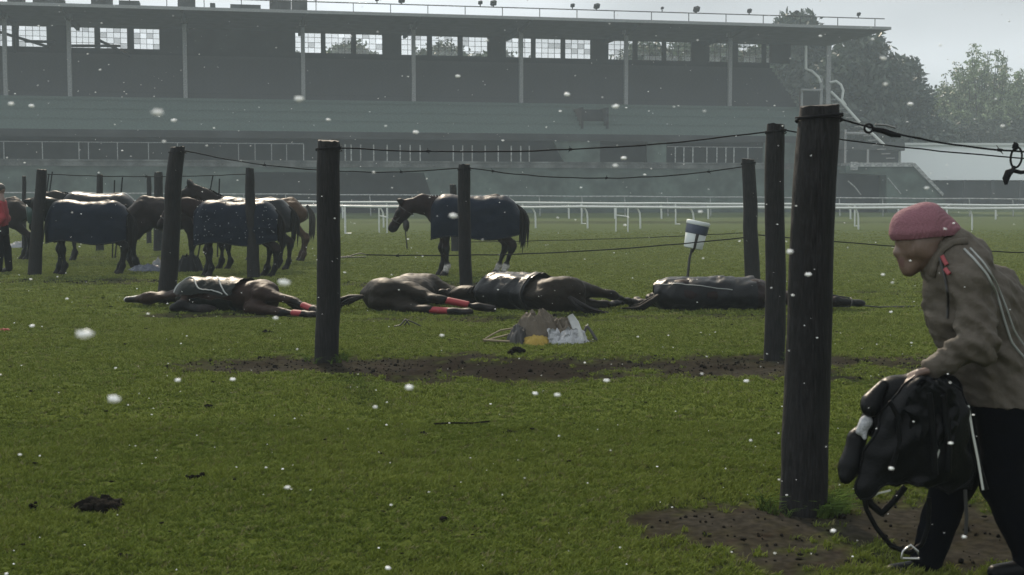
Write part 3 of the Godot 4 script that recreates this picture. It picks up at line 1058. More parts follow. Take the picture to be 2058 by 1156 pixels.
	h = horse("lying_horse", "bay horse with a white nose lying on its side, dark rug with pale trim", group, p, lying(ground(462, 622), Vector3(-0.93, 0, -0.37), Vector3(0.37, 0, -0.93), 0.98, 0.77), 0.018)
	r = {"x0": 0.6, "x1": -0.4, "round": true, "seed": 71.0, "wr": 1.6}
	rug(r, MT.green_rug, h)
	rug_line(func(t: float) -> Vector2: return Vector2(0.0, lerpf(0.0, -1.0, t)), r, 0.014, MT.pale_trim, h)
	rug_line(func(t: float) -> Vector2: return Vector2(t * 0.85, lerpf(-0.68, -0.98, smoothstep(0.25, 0.85, t)) + 0.05 * sin(t * 9.0)), r, 0.012, MT.pale_trim, h)
	rug_line(func(t: float) -> Vector2: return Vector2(0.5 + 0.45 * t, lerpf(-0.5, -1.0, t)), r, 0.011, MT.pale_trim, h, "surcingle")
	bandage(h, Vector3(-1.5, 0.817, 0.093), Vector3(-1.7, 0.76, 0.16), MT.red_wrap)
	bandage(h, Vector3(-1.45, 0.64, 0.215), Vector3(-1.64, 0.6, 0.22), MT.red_wrap)
	b = MB.new()
	b.tube([Vector3(1.3, 1.17, 0.12), Vector3(1.35, 1.165, 0.125), Vector3(1.4, 1.155, 0.13)], [0.125, 0.12, 0.11], 14, 1.0)
	part("noseband", b, MT.dark_strap, h)
	# 2: rump to the viewer, red bandages on both hind legs
	p = {"coat": brown * 1.5, "dark": black * 1.4, "poll": Vector3(1.2, 1.2, -0.1), "muzzle": Vector3(1.6, 1.0, -0.16), "lying": true,
		"legs": [[Vector3(0.42, 0.82, -0.2), Vector3(0.5, 0.5, -0.21), Vector3(0.45, 0.16, -0.22), Vector3(0.42, 0.05, -0.22)], [Vector3(0.42, 0.82, 0.04), Vector3(0.4, 0.5, -0.05), Vector3(0.3, 0.05, -0.17), Vector3(0.27, -0.06, -0.2)], [Vector3(-0.72, 0.86, -0.18), Vector3(-0.95, 0.55, -0.2), Vector3(-0.92, 0.18, -0.22), Vector3(-0.9, 0.06, -0.22)], [Vector3(-0.6, 0.84, 0.1), Vector3(-0.78, 0.44, -0.02), Vector3(-0.62, -0.02, -0.17), Vector3(-0.58, -0.13, -0.2)]],
		"tail": [Vector3(-0.9, 1.32, 0), Vector3(-1.0, 1.45, -0.04), Vector3(-1.05, 1.56, -0.14), Vector3(-1.1, 1.52, -0.24)]}
	h = horse("lying_horse", "brown horse lying with its rump to the viewer, red leg bandages", group, p, lying(ground(806, 616), Vector3(0.3, 0, -1), Vector3(-1, 0, -0.3), 1.16, 0.66), 0.018)
	bandage(h, Vector3(-0.945, 0.47, -0.205), Vector3(-0.925, 0.22, -0.22), MT.red_wrap, 0.06)
	bandage(h, Vector3(-0.74, 0.33, -0.055), Vector3(-0.66, 0.08, -0.14), MT.red_wrap, 0.06)
	# 3: behind the heap of tack, dark sheet over the forehand
	p = {"coat": brown * 1.35, "dark": black * 1.2, "poll": Vector3(1.15, 1.3, -0.1), "muzzle": Vector3(1.55, 1.15, -0.16), "lying": true,
		"legs": [[Vector3(0.42, 0.82, 0.04), Vector3(0.45, 0.5, -0.08), Vector3(0.4, 0.16, -0.17), Vector3(0.36, 0.05, -0.2)], [Vector3(0.5, 0.82, -0.2), Vector3(0.56, 0.5, -0.21), Vector3(0.5, 0.16, -0.22), Vector3(0.47, 0.05, -0.22)], [Vector3(-0.7, 0.86, 0.08), Vector3(-0.92, 0.5, -0.02), Vector3(-0.9, 0.1, -0.16), Vector3(-0.88, -0.02, -0.2)], [Vector3(-0.62, 0.86, -0.18), Vector3(-0.8, 0.5, -0.2), Vector3(-0.72, 0.12, -0.22), Vector3(-0.7, 0.0, -0.22)]],
		"tail": [Vector3(-0.9, 1.32, 0), Vector3(-1.02, 1.28, -0.12), Vector3(-1.12, 1.1, -0.24), Vector3(-1.16, 0.9, -0.25)]}
	h = horse("lying_horse", "brown horse lying behind the heap of tack, shiny dark sheet on its forehand", group, p, lying(ground(1062, 622), Vector3(-0.72, 0, -0.62), Vector3(-0.62, 0, 0.72), 1.1, 0.75), 0.018)
	r = {"x0": 0.62, "x1": -0.3, "round": true, "seed": 91.0, "wr": 1.8}
	rug(r, MT.black_rug, h)
	rug_line(func(t: float) -> Vector2: return Vector2(0.96, lerpf(-0.8, 0.8, t)), r, 0.01, MT.dark_strap, h, "rug_binding")
	# 4: back to the viewer under a black rug, neck stretched to the right
	p = {"coat": bay * 0.8, "dark": black, "face": black * 1.2, "poll": Vector3(1.36, 1.18, 0.1), "muzzle": Vector3(1.95, 1.08, 0.17), "lying": true,
		"legs": legs.call(1.0, 0.15, 0.1),
		"tail": [Vector3(-0.9, 1.32, -0.02), Vector3(-1.02, 1.3, 0.1), Vector3(-1.16, 1.3, 0.22), Vector3(-1.4, 1.22, 0.25)]}
	h = horse("lying_horse", "horse under a shiny black rug lying with its back to the viewer", group, p, lying(ground(1440, 622), Vector3(1, 0, 0.02), Vector3(-0.02, 0, 1), 1.0, 0.74), 0.018)
	r = {"x0": 0.42, "x1": -0.98, "round": true, "seed": 111.0, "wr": 2.2}
	rug(r, MT.black_rug, h)
	rug_line(func(t: float) -> Vector2: return Vector2(lerpf(0.95, 0.25, t), -0.28 + 0.16 * t), r, 0.008, MT.pale_trim, h)
	halter(h, p, MT.dark_strap)
	b = MB.new()
	b.tube([Vector3(1.95, 1.0, 0.22), Vector3(2.2, 1.0, 0.25), Vector3(2.6, 0.86, 0.255), Vector3(2.85, 0.8, 0.255)], [0.014], 6)
	part("lead_rope", b, MT.dark_strap, h)
# ---------------------------------------------------------------- the grandstand (local axes: x along the front, y up, z towards the course)
const STAND_AT := Vector3(-42.1, 0, -106.3)
const STAND_ALONG := Vector2(0.979, 0.203)      # metres right, metres deeper, per metre of front

func along(px: float, setback: float) -> float:
	var u := (px - 1029.0) / FOCAL
	return (u * (-STAND_AT.z + STAND_ALONG.x * setback) - STAND_AT.x + STAND_ALONG.y * setback) / (STAND_ALONG.x - STAND_ALONG.y * u)

func make_grandstand() -> void:
	var t := thing("grandstand", "long grey grandstand with a flat roof and a row of gridded windows", "grandstand")
	t.transform = Transform3D(Basis(Vector3(STAND_ALONG.x, 0, -STAND_ALONG.y), Vector3.UP, Vector3(STAND_ALONG.y, 0, STAND_ALONG.x)), STAND_AT)
	var s0 := -14.0
	var s1 := along(1617, 3)
	var s2 := along(1781, 0)
	var side := Transform3D(Basis(Vector3(0, 0, -1), Vector3.UP, Vector3(1, 0, 0)), Vector3.ZERO)   # outline x = setback
	# raked seating
	var n := 18
	var b := MB.new()
	for half in [[0, 8], [8, n]]:      # open tiers in front; those behind have the roof's shade in their colour
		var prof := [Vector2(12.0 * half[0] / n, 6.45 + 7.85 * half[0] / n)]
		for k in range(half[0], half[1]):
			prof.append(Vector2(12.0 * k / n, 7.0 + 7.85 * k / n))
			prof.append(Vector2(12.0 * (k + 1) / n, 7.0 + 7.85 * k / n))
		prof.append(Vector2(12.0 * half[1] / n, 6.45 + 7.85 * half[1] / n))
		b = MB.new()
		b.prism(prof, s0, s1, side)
		part("seating_tiers", b, MT.seat if half[0] == 0 else MT.shaded_seat, t)
	b = MB.new()
	for k in range(2, 8, 2):
		b.box(Vector3((s0 + s1) * 0.5, 7.0 + 7.85 * k / n + 0.2, -12.0 * k / n - 0.3), Vector3(s1 - s0 - 0.6, 0.05, 0.12))
	part("benches", b, MT.seat, t)
	# roof
	b = MB.new()
	b.prism([Vector2(0, 17.02), Vector2(0, 17.22), Vector2(13.2, 17.75), Vector2(13.2, 16.95), Vector2(11.0, 16.95)], s0, s2, side)
	var roof := part("roof", b, MT.roof, t)
	b = MB.new()
	b.box(Vector3((s0 + s2) * 0.5, 17.13, 0.09), Vector3(s2 - s0, 0.26, 0.16))
	part("gutter", b, MT.steel, roof)
	for px in [20.0, 148, 378, 613, 833, 1047, 1256, 1463]:
		var s := along(px, 5.0)
		var h0 := 7.0 + 7.85 * 5.0 / 12.0 - 0.4
		b = MB.new()
		b.box(Vector3(s, (h0 + 17.0) * 0.5, -5.0), Vector3(0.34, 17.0 - h0, 0.34))
		b.box(Vector3(s, 16.8, -5.0), Vector3(0.6, 0.34, 0.6))
		part("column", b, MT.steel, t)
		b = MB.new()
		b.prism([Vector2(0.4, 17.0), Vector2(11.9, 16.96), Vector2(11.9, 16.5), Vector2(5.0, 16.45), Vector2(0.4, 16.9)], s - 0.12, s + 0.12, side)
		part("roof_beam", b, MT.roof, t)
	# back wall with its windows
	var wins := [[-12.0, 36.0], [47, 105], [150, 200], [209, 265], [276, 329], [597, 650], [657, 710], [718, 772], [808, 861], [869, 922], [930, 981], [1016, 1068], [1075, 1127], [1134, 1186], [1220, 1270], [1278, 1328], [1335, 1386], [1421, 1468], [1478, 1527], [1534, 1583]]
	b = MB.new()
	var from := s0
	var sill := 14.95
	var lintel := 16.98
	b.span(Vector3(s0, 13.6, -12.3), Vector3(s1, sill, -12.02))
	for k in wins.size() + 1:
		var to := along(wins[k][0], 12.1) if k < wins.size() else s1
		b.span(Vector3(from, sill, -12.3), Vector3(to, lintel, -12.02))
		if k < wins.size():
			from = along(wins[k][1], 12.1)
	part("back_wall", b, MT.dark_wall, t)
	for k in wins.size():
		var a := along(wins[k][0], 12.1)
		var e := along(wins[k][1], 12.1)
		b = MB.new()
		var cols := 4
		var rows := 4
		for i in cols + 1:
			var x := lerpf(a + 0.03, e - 0.03, float(i) / cols)
			b.box(Vector3(x, (sill + lintel) * 0.5, -12.16), Vector3(0.032 if i % cols else 0.06, lintel - sill, 0.09))
		for i in rows + 1:
			var y := lerpf(sill + 0.03, lintel - 0.03, float(i) / rows)
			b.box(Vector3((a + e) * 0.5, y, -12.16), Vector3(e - a - 0.02, 0.03 if i % rows else 0.06, 0.08))
		var w := part("window", b, MT.dark_wall, t)
		for i in cols:
			for j in rows:
				if rng.randf() < 0.16:
					continue      # a missing or opened light
				var q := MB.new()
				var x0 := lerpf(a + 0.06, e - 0.06, float(i) / cols) + 0.03
				var x1 := lerpf(a + 0.06, e - 0.06, float(i + 1) / cols) - 0.03
				var y0 := lerpf(sill + 0.05, lintel - 0.05, float(j) / rows) + 0.025
				var y1 := lerpf(sill + 0.05, lintel - 0.05, float(j + 1) / rows) - 0.025
				q.box(Vector3((x0 + x1) * 0.5, (y0 + y1) * 0.5, -12.17), Vector3(x1 - x0 + 0.06, y1 - y0 + 0.05, 0.006))
				part("pane", q, MT.glass if rng.randf() < 0.85 else MT.dirty_glass, w)
	# stairs and clutter that show against the left windows
	b = MB.new()
	for q in [[-10.0, 62.0, 110.0, 96.0], [150.0, 92.0, 250.0, 90.0], [40.0, 70.0, 40.0, 110.0], [205.0, 78.0, 270.0, 110.0], [60.0, 85.0, 120.0, 85.0]]:
		var p := Vector3(along(q[0], 11.0), at(q[0], q[1], 118.0).y, -11.0)
		var e := Vector3(along(q[2], 11.0), at(q[2], q[3], 118.0).y, -11.0)
		b.tube([p, e], [0.13], 4)
	part("inner_stair", b, MT.dark_wall, t)
	# the way out through the seating
	b = MB.new()
	var va := along(1163, 2)
	var vb := along(1217, 2)
	b.span(Vector3(va, 7.6, -5.5), Vector3(va + 0.2, 9.5, -1.2))
	b.span(Vector3(vb - 0.2, 7.6, -5.5), Vector3(vb, 9.5, -1.2))
	b.span(Vector3(va + 0.2, 7.6, -4.2), Vector3(vb - 0.2, 9.4, -2.6))
	part("stairway_opening", b, MT.dark_wall, t)
	# terrace level: open behind its railing, closed by wall panels in places
	b = MB.new()
	b.span(Vector3(s0, 4.0, -6.0), Vector3(s1 + 4.0, 4.4, 0.12))
	part("terrace_slab", b, MT.concrete, t)
	b = MB.new()
	b.span(Vector3(s0, 4.4, -6.3), Vector3(s1, 10.6, -6.0))
	b.span(Vector3(s0, 0.0, -5.3), Vector3(s1, 4.0, -5.0))
	part("inner_wall", b, MT.dark_wall, t)
	for q in [[1135.0, 1205.0], [1300.0, 1338.0], [1532.0, 1617.0]]:
		b = MB.new()
		b.span(Vector3(along(q[0], 0), 4.4, -0.3), Vector3(along(q[1], 0), 6.44, -0.02))
		part("panel_wall", b, MT.green_wall, t)
	b = MB.new()
	var c := along(1135, 0)
	b.prism([Vector2(c, 6.44), Vector2(c - 1.1, 6.44), Vector2(c, 4.4)], -0.29, -0.03)
	part("stair_soffit", b, MT.green_wall, t)
	b = MB.new()
	b.span(Vector3(s0, 0, -0.3), Vector3(along(500, 0), 4.0, 0))
	b.span(Vector3(along(500, 0), 3.55, -0.3), Vector3(along(880, 0), 4.0, 0))
	b.span(Vector3(along(880, 0), 0, -0.3), Vector3(s1 + 4.0, 4.0, 0))
	c = along(880, 0)
	b.prism([Vector2(c, 0.0), Vector2(c, 3.55), Vector2(c - 1.2, 3.55)], -0.29, -0.02)
	part("front_wall", b, MT.green_wall, t)
	b = MB.new()
	b.span(Vector3(s0, 4.41, 0.13), Vector3(s1 + 4.0, 4.55, 0.2))
	part("coping", b, MT.concrete, t)
	b = MB.new()
	b.span(Vector3(s0, 6.42, 0.02), Vector3(s1, 7.02, 0.14))
	part("fascia", b, MT.dark_wall, t)
	# railing of the terrace: post by post
	for px in [-50.0, 13, 90, 163, 182, 240, 302, 360, 482, 515, 548, 578, 612, 695, 707, 726, 752, 779, 805, 825, 845, 911, 930, 949, 975, 1001, 1027, 1046, 1063, 1355, 1372, 1390, 1418, 1438, 1456, 1472, 1500]:
		b = MB.new()
		var s := along(px, 0.1)
		b.box(Vector3(s, 5.2, 0.02), Vector3(0.07 if px < 690 else 0.1, 1.5, 0.06))
		part("railing_post", b, MT.dull_white if px > 690 or int(px) % 3 == 0 else MT.steel, t)
	b = MB.new()
	b.tube([Vector3(s0, 5.97, 0.02), Vector3(along(612, 0), 5.97, 0.02)], [0.035], 6)
	part("handrail", b, MT.steel, t)
	b = MB.new()
	b.tube([Vector3(along(1340, 0), 5.97, 0.02), Vector3(along(1530, 0), 5.97, 0.02)], [0.035], 6)
	part("handrail", b, MT.steel, t)
	# railing, lamps and plant on the roof
	b = MB.new()
	b.tube([Vector3(s0, 18.05, -0.3), Vector3(along(1769, 0.3), 18.05, -0.3)], [0.045], 6)
	part("roof_rail", b, MT.dark_wall, roof)
	for px in range(-100, 1770, 74):
		b = MB.new()
		b.box(Vector3(along(px, 0.3), 17.6, -0.3), Vector3(0.06, 0.86, 0.06))
		part("roof_rail_post", b, MT.dark_wall, roof)
	for q in [[810.0, 1.0], [761, 0.6], [966, 0.7], [992, 1.0], [1149, 0.7], [1197, 1.0], [1327, 0.5], [1395, 1.1], [1500, 0.8], [1593, 0.7], [1717, 0.7], [640, 0.9]]:
		b = MB.new()
		var x := along(q[0], 0.3)
		b.tube([Vector3(x, 18.05, -0.3), Vector3(x, 18.25, -0.3)], [0.05], 5)
		b.box(Vector3(x, 18.4, -0.25), Vector3(0.5, 0.4, 0.28) * float(q[1]), Basis.from_euler(Vector3(0.5, 0.6, 0.3)))
		part("floodlight", b, MT.dark_wall, roof)
	for q in [[30.0, 60.0, 0.8], [80, 140, 0.55], [195, 235, 0.8], [250, 290, 0.5], [366, 400, 1.25], [548, 590, 0.95], [592, 622, 1.0], [430, 440, 0.5], [470, 530, 0.45]]:
		b = MB.new()
		b.span(Vector3(along(q[0], 3), 17.2, -4.0), Vector3(along(q[1], 3), 17.5 + q[2], -2.4))
		part("roof_unit", b, MT.roof, roof)

func make_stair_tower() -> void:
	var t := thing("stair_tower", "steel stair tower with curved white handrails at the grandstand's right end", "stairs", at(1665, 392, 124.0) * Vector3(1, 0, 1))
	var o := t.position
	for q in [[1612.0, 178.0, 0.12], [1651, 158, 0.16], [1666, 92, 0.26], [1700, 260, 0.1], [1745, 300, 0.1]]:
		var b := MB.new()
		var p := at(q[0], q[1], 124.0) - o
		b.box(Vector3(p.x, p.y * 0.5, 0), Vector3(q[2], p.y, q[2]) * Vector3(1.6, 1, 1.6))
		part("column", b, MT.steel, t)
	for line in [[[1620, 92], [1620, 138], [1632, 143], [1645, 155], [1650, 166]], [[1668, 166], [1680, 163], [1690, 170], [1695, 182], [1692, 200], [1700, 212]], [[1670, 184], [1692, 206], [1728, 246]], [[1612, 181], [1650, 181]], [[1700, 268], [1745, 268]], [[1728, 250], [1755, 270], [1778, 292]]]:
		var pts := []
		for q in line:
			pts.append(at(q[0], q[1], 123.6) - o)
		var b := MB.new()
		b.tube(pts, [0.13], 6)
		part("handrail", b, MT.white_rail if line.size() > 2 else MT.steel, t)
	var b := MB.new()
	for k in 14:
		var p := at(lerpf(1672, 1790, k / 13.0), lerpf(200, 318, k / 13.0), 124.6) - o
		b.box(p, Vector3(0.5, 0.08, 1.2))
	part("treads", b, MT.steel, t)
	b = MB.new()
	b.span(at(1612, 262, 125.0) - o - Vector3(0, 0, 1.5), at(1655, 181, 125.0) - o)
	part("landing_box", b, MT.dark_wall, t)

func make_right_buildings() -> void:
	# raised terrace with sloping stair walls
	var D := 118.0
	var base := at(1800, 392, D) * Vector3(1, 0, 1)
	var t := thing("raised_terrace", "low grey terrace block with pale coping and sloping stair wall", "terrace", base)
	var rel := func(a: Array, dd: float, bb: Vector3) -> Array:
		var r := []
		for q in a:
			var w := at(q[0], q[1], dd)
			r.append(Vector2(w.x - bb.x, maxf(w.y, 0.0)))
		return r
	var b := MB.new()
	b.prism(rel.call([[1782, 440], [1782, 352], [1700, 348], [1700, 333], [1833, 333], [1900, 400], [1900, 440]], D, base), -9.0, 0.0)
	part("wall", b, MT.green_wall, t)
	b = MB.new()
	b.prism(rel.call([[1696, 440], [1696, 340], [1790, 344], [1790, 440]], D, base), -9.0, -2.5)
	part("recess", b, MT.dark_wall, t)
	b = MB.new()
	b.prism(rel.call([[1708, 335], [1708, 327], [1834, 327], [1834, 335]], D, base), -9.1, 0.15)
	b.prism(rel.call([[1708, 342], [1708, 325.5], [1722, 325.5], [1722, 342]], D, base), 0.15, 0.35)
	part("coping", b, MT.dull_white, t)
	b = MB.new()
	b.prism(rel.call([[1833, 333], [1833, 328], [1838, 328], [1896, 390], [1893, 394]], D, base), -0.4, 0.25)
	part("sloping_coping", b, MT.dull_white, t)
	for q in [[[1702, 364], [1716, 376], [1728, 392]], [[1782, 358], [1800, 380], [1808, 390]]]:
		b = MB.new()
		var pts := []
		for w in rel.call(q, D, base):
			pts.append(Vector3(w.x, w.y, 0.4))
		b.tube(pts, [0.06], 6)
		part("handrail", b, MT.dull_white, t)
	# white shed
	D = 150.0
	base = at(2000, 392, D) * Vector3(1, 0, 1)
	t = thing("white_building", "white clad building with a dark open lower storey right of the terrace", "building", base)
	b = MB.new()
	b.prism(rel.call([[1811, 362], [1811, 290], [2500, 292], [2500, 362]], D, base), -14.0, 0.0)
	part("upper_wall", b, MT.cladding, t)
	b = MB.new()
	b.prism(rel.call([[1811, 440], [1811, 362.5], [2500, 362.5], [2500, 440]], D, base), -13.9, -3.0)
	part("lower_wall", b, MT.dark_wall, t)
	for px in range(1830, 2460, 56):
		b = MB.new()
		var w := at(px, 362.0, D)
		b.box(Vector3(w.x - base.x, w.y * 0.5, -0.4), Vector3(0.3, w.y - 0.01, 0.3))
		part("column", b, MT.dark_wall, t)
	b = MB.new()
	b.prism(rel.call([[1806, 292], [1806, 287], [2505, 289], [2505, 294]], D, base), -14.3, 0.3)
	part("roof_edge", b, MT.white_rail, t)
	# dark annexe between stand and shed
	D = 140.0
	base = at(1740, 392, D) * Vector3(1, 0, 1)
	t = thing("annexe", "dark low annexe between the grandstand and the white building", "building", base)
	b = MB.new()
	b.prism(rel.call([[1640, 440], [1640, 300], [1806, 304], [1806, 440]], D, base), -9.0, 0.0)
	part("wall", b, MT.dark_wall, t)
	b = MB.new()
	b.prism(rel.call([[1630, 299], [1630, 283], [1816, 287], [1816, 303]], D, base), -9.4, 0.5)
	part("roof", b, MT.roof, t)

# ---------------------------------------------------------------- rails
func running_rail(called: String, label: String, a: Vector3, b: Vector3, spacing: float, goose: bool, m: Material, r: float, low := false) -> void:
	var t := thing(called, label, "rail", Vector3(a.x, 0, a.z))
	var e := b - t.position
	var s := a - t.position
	var n := int(s.distance_to(e) / spacing)
	var q := MB.new()
	var line := []
	for k in n + 1:
		line.append(s.lerp(e, float(k) / n) + Vector3(0, 0.02 * sin(k * 2.3), 0))
	q.tube(line, [r], 7)
	part("top_rail", q, m, t)
	if low:
		q = MB.new()
		var l2 := []
		for p in line:
			l2.append(p * Vector3(1, 0.55, 1))
		q.tube(l2, [r * 0.8], 6)
		part("lower_rail", q, m, t)
	for k in n + 1:
		var p: Vector3 = line[k]
		q = MB.new()
		if goose:
			var pts := [Vector3(p.x + 0.28, -0.05, p.z - 0.1), Vector3(p.x + 0.27, p.y * 0.5, p.z - 0.1), Vector3(p.x + 0.24, p.y * 0.74, p.z - 0.1), Vector3(p.x + 0.14, p.y * 0.92, p.z - 0.05), Vector3(p.x, p.y, p.z)]
			q.tube(pts, [r * 0.75], 6)
		else:
			q.tube([Vector3(p.x + 0.06, -0.05, p.z - r), Vector3(p.x + 0.04, p.y * 0.6, p.z - r), Vector3(p.x - 0.02, p.y + r * 0.5, p.z - r)], [r * 0.8], 6)
		part("post", q, m, t)

func make_rails() -> void:
	running_rail("running_rail", "white running rail on gooseneck posts, nearest the field", at(-180, 412, 68), at(2300, 420, 58), 2.52, true, MT.white_rail, 0.055)
	running_rail("running_rail", "white running rail on straight posts across the track", at(-180, 402, 92), at(2300, 414, 84), 3.05, false, MT.white_rail, 0.075)
	running_rail("crowd_fence", "thin pale crowd fence in front of the grandstand wall", at(-180, 386, 99), at(2300, 402, 96), 3.1, false, MT.dull_white, 0.05, true)
	for q in [[[762, 440], [778, 440], 468.0, "left"], [[1238, 434], [1262, 437], 466.0, "right"]]:
		var g := ground(q[0][0], q[2])
		var t := thing("gate_frame", "small white H-shaped frame before the rail, %s" % ("right of the lone standing horse" if q[3] == "right" else "in front of the lone horse's nose"), "frame", g)
		var b := MB.new()
		var w: float = (q[1][0] - q[0][0]) / (FOCAL / -g.z)
		for s in [0.0, 1.0]:
			b = MB.new()
			b.tube([Vector3(w * s, -0.05, 0), Vector3(w * s, 1.05, 0)], [0.03], 6)
			part("upright", b, MT.white_rail, t)
		b = MB.new()
		b.tube([Vector3(0, 0.72, 0), Vector3(w, 0.66, 0)], [0.028], 6)
		part("crossbar", b, MT.white_rail, t)
	for q in [[1169.0, 450.0, "left of the H-shaped frame"], [1358.0, 451.0, "left of the bucket on a stick"], [694.0, 470.0, "just right of the thick middle-left post"], [1718.0, 455.0, "between the big post and the pink hat"]]:
		var g := ground(q[0], q[1])
		var b := MB.new()
		b.tube([Vector3(0, -0.05, 0), Vector3(0.0, 0.6, 0), Vector3(-0.02, 1.15, 0)], [0.04], 6)
		b.tube([Vector3(0, 0.01, 0), Vector3(0.25, 0.01, 0)], [0.03], 5)
		var o := part("marker_stake", b, MT.white_rail)
		o.position = g
		tag(o, "single white stake before the rail, " + str(q[2]), "stake")

# ---------------------------------------------------------------- trees
func clump(n: int, spread: float, size: float) -> ArrayMesh:
	var b := MB.new()
	for k in n:
		var o := Vector3(rng.randfn(), rng.randfn(), rng.randfn()) * spread * 0.5
		var a := Vector3(rng.randfn(), rng.randfn(), rng.randfn()).normalized()
		var w := a.cross(Vector3(rng.randfn(), rng.randfn(), rng.randfn())).normalized()
		var s := size * rng.randf_range(0.6, 1.3)
		var sh := rng.randf_range(0.7, 1.25)
		b.col = Color(sh, sh, sh)
		b.quad(o - a * s, o + w * s * 0.45, o + a * s, o - w * s * 0.45)
	return b.mesh()

# lobes = [[dx, height, dz, radius x, radius y], ...] round the tree's foot
func tree(called: String, label: String, foot: Vector3, lobes: Array, count: int, size: float, tint: Color, vary: float, group := "") -> void:
	var t := thing(called, label, "tree", foot, 0.0, group)
	var b := MB.new()
	var top: float = lobes[0][1]
	b.tube([Vector3(0, -0.2, 0), Vector3(0.1, top * 0.3, 0), Vector3(-0.05, top * 0.65, 0), Vector3(0, top * 0.95, 0)], [top * 0.032, top * 0.025, top * 0.016, top * 0.005], 8)
	part("trunk", b, MT.bark, t)
	b = MB.new()
	for l in lobes:
		var e := Vector3(l[0], l[1], l[2])
		var s := Vector3(0, minf(top * 0.35, l[1] * 0.6), 0)
		b.tube([s, s.lerp(e, 0.5) + Vector3(0, -0.2, 0), e], [top * 0.012, top * 0.008, top * 0.003], 5)
	part("limbs", b, MT.bark, t)
	var xf := []
	var tints := []
	var tot := 0.0
	for l in lobes:
		tot += l[3] * l[3]
	for l in lobes:
		for k in int(count * l[3] * l[3] / tot):
			var d := Vector3(rng.randfn(), rng.randfn(), rng.randfn()).normalized()
			var q: Vector3 = d * 2.2 + Vector3(l[0], l[1], l[2])
			var r := rng.randf_range(0.45, 0.97) * (1.0 + 0.3 * noise_a.get_noise_3d(q.x * 11.0, q.y * 11.0, q.z * 11.0))
			var p := Vector3(l[0], l[1], l[2]) + d * Vector3(l[3], l[4], l[3]) * r
			xf.append(Transform3D(Basis.from_euler(Vector3(rng.randf() * 6, rng.randf() * 6, rng.randf() * 6)).scaled(Vector3.ONE * rng.randf_range(0.7, 1.3)), p))
			var s := 1.0 + vary * rng.randfn() + vary * 1.5 * noise_b.get_noise_3d(p.x * 4.0, p.y * 4.0, p.z * 4.0)
			tints.append(tint * maxf(s, 0.3))
	copies("crown", clump(9, size, size * 0.55), MT.leaf, xf, tints, t)

# many rising boughs with leaves in streaks along them, sky between
func airy_tree(called: String, label: String, foot: Vector3, h: float, spread: float, boughs: int, tint: Color) -> void:
	var t := thing(called, label, "tree", foot)
	var b := MB.new()
	b.tube([Vector3(0, -0.2, 0), Vector3(0.05, h * 0.2, 0), Vector3(0, h * 0.42, 0)], [h * 0.03, h * 0.024, h * 0.016], 8)
	part("trunk", b, MT.bark, t)
	b = MB.new()
	var xf := []
	var tints := []
	for k in boughs:
		var a := rng.randf() * TAU
		var out := sqrt(rng.randf())
		var s := Vector3(0, h * rng.randf_range(0.12, 0.42), 0)
		var e := Vector3(cos(a) * out * spread, h * (1.0 - 0.42 * out * out) * rng.randf_range(0.8, 1.0), sin(a) * out * spread)
		if rng.randf() < 0.35:
			e.y = h * rng.randf_range(0.25, 0.6)
			e.x *= 1.05
		var m := s.lerp(e, 0.55) + Vector3(cos(a), 0, sin(a)) * out * spread * 0.16 - Vector3(0, h * 0.03, 0)
		b.tube([s, s.lerp(m, 0.6), m, e], [h * 0.008, h * 0.006, h * 0.004, h * 0.0012], 4)
		for j in 34:
			var u := rng.randf_range(0.22, 0.99)
			var p := (s.lerp(m, u / 0.55) if u < 0.55 else m.lerp(e, (u - 0.55) / 0.45)) + Vector3(rng.randfn(), rng.randfn() * 0.9, rng.randfn()) * 0.34
			xf.append(Transform3D(Basis.from_euler(Vector3(rng.randf() * 6, rng.randf() * 6, rng.randf() * 6)).scaled(Vector3.ONE * rng.randf_range(0.6, 1.2)), p))
			tints.append(tint * rng.randf_range(0.6, 1.4))
	part("boughs", b, MT.bark, t)
	copies("crown", clump(9, 0.5, 0.26), MT.leaf, xf, tints, t)

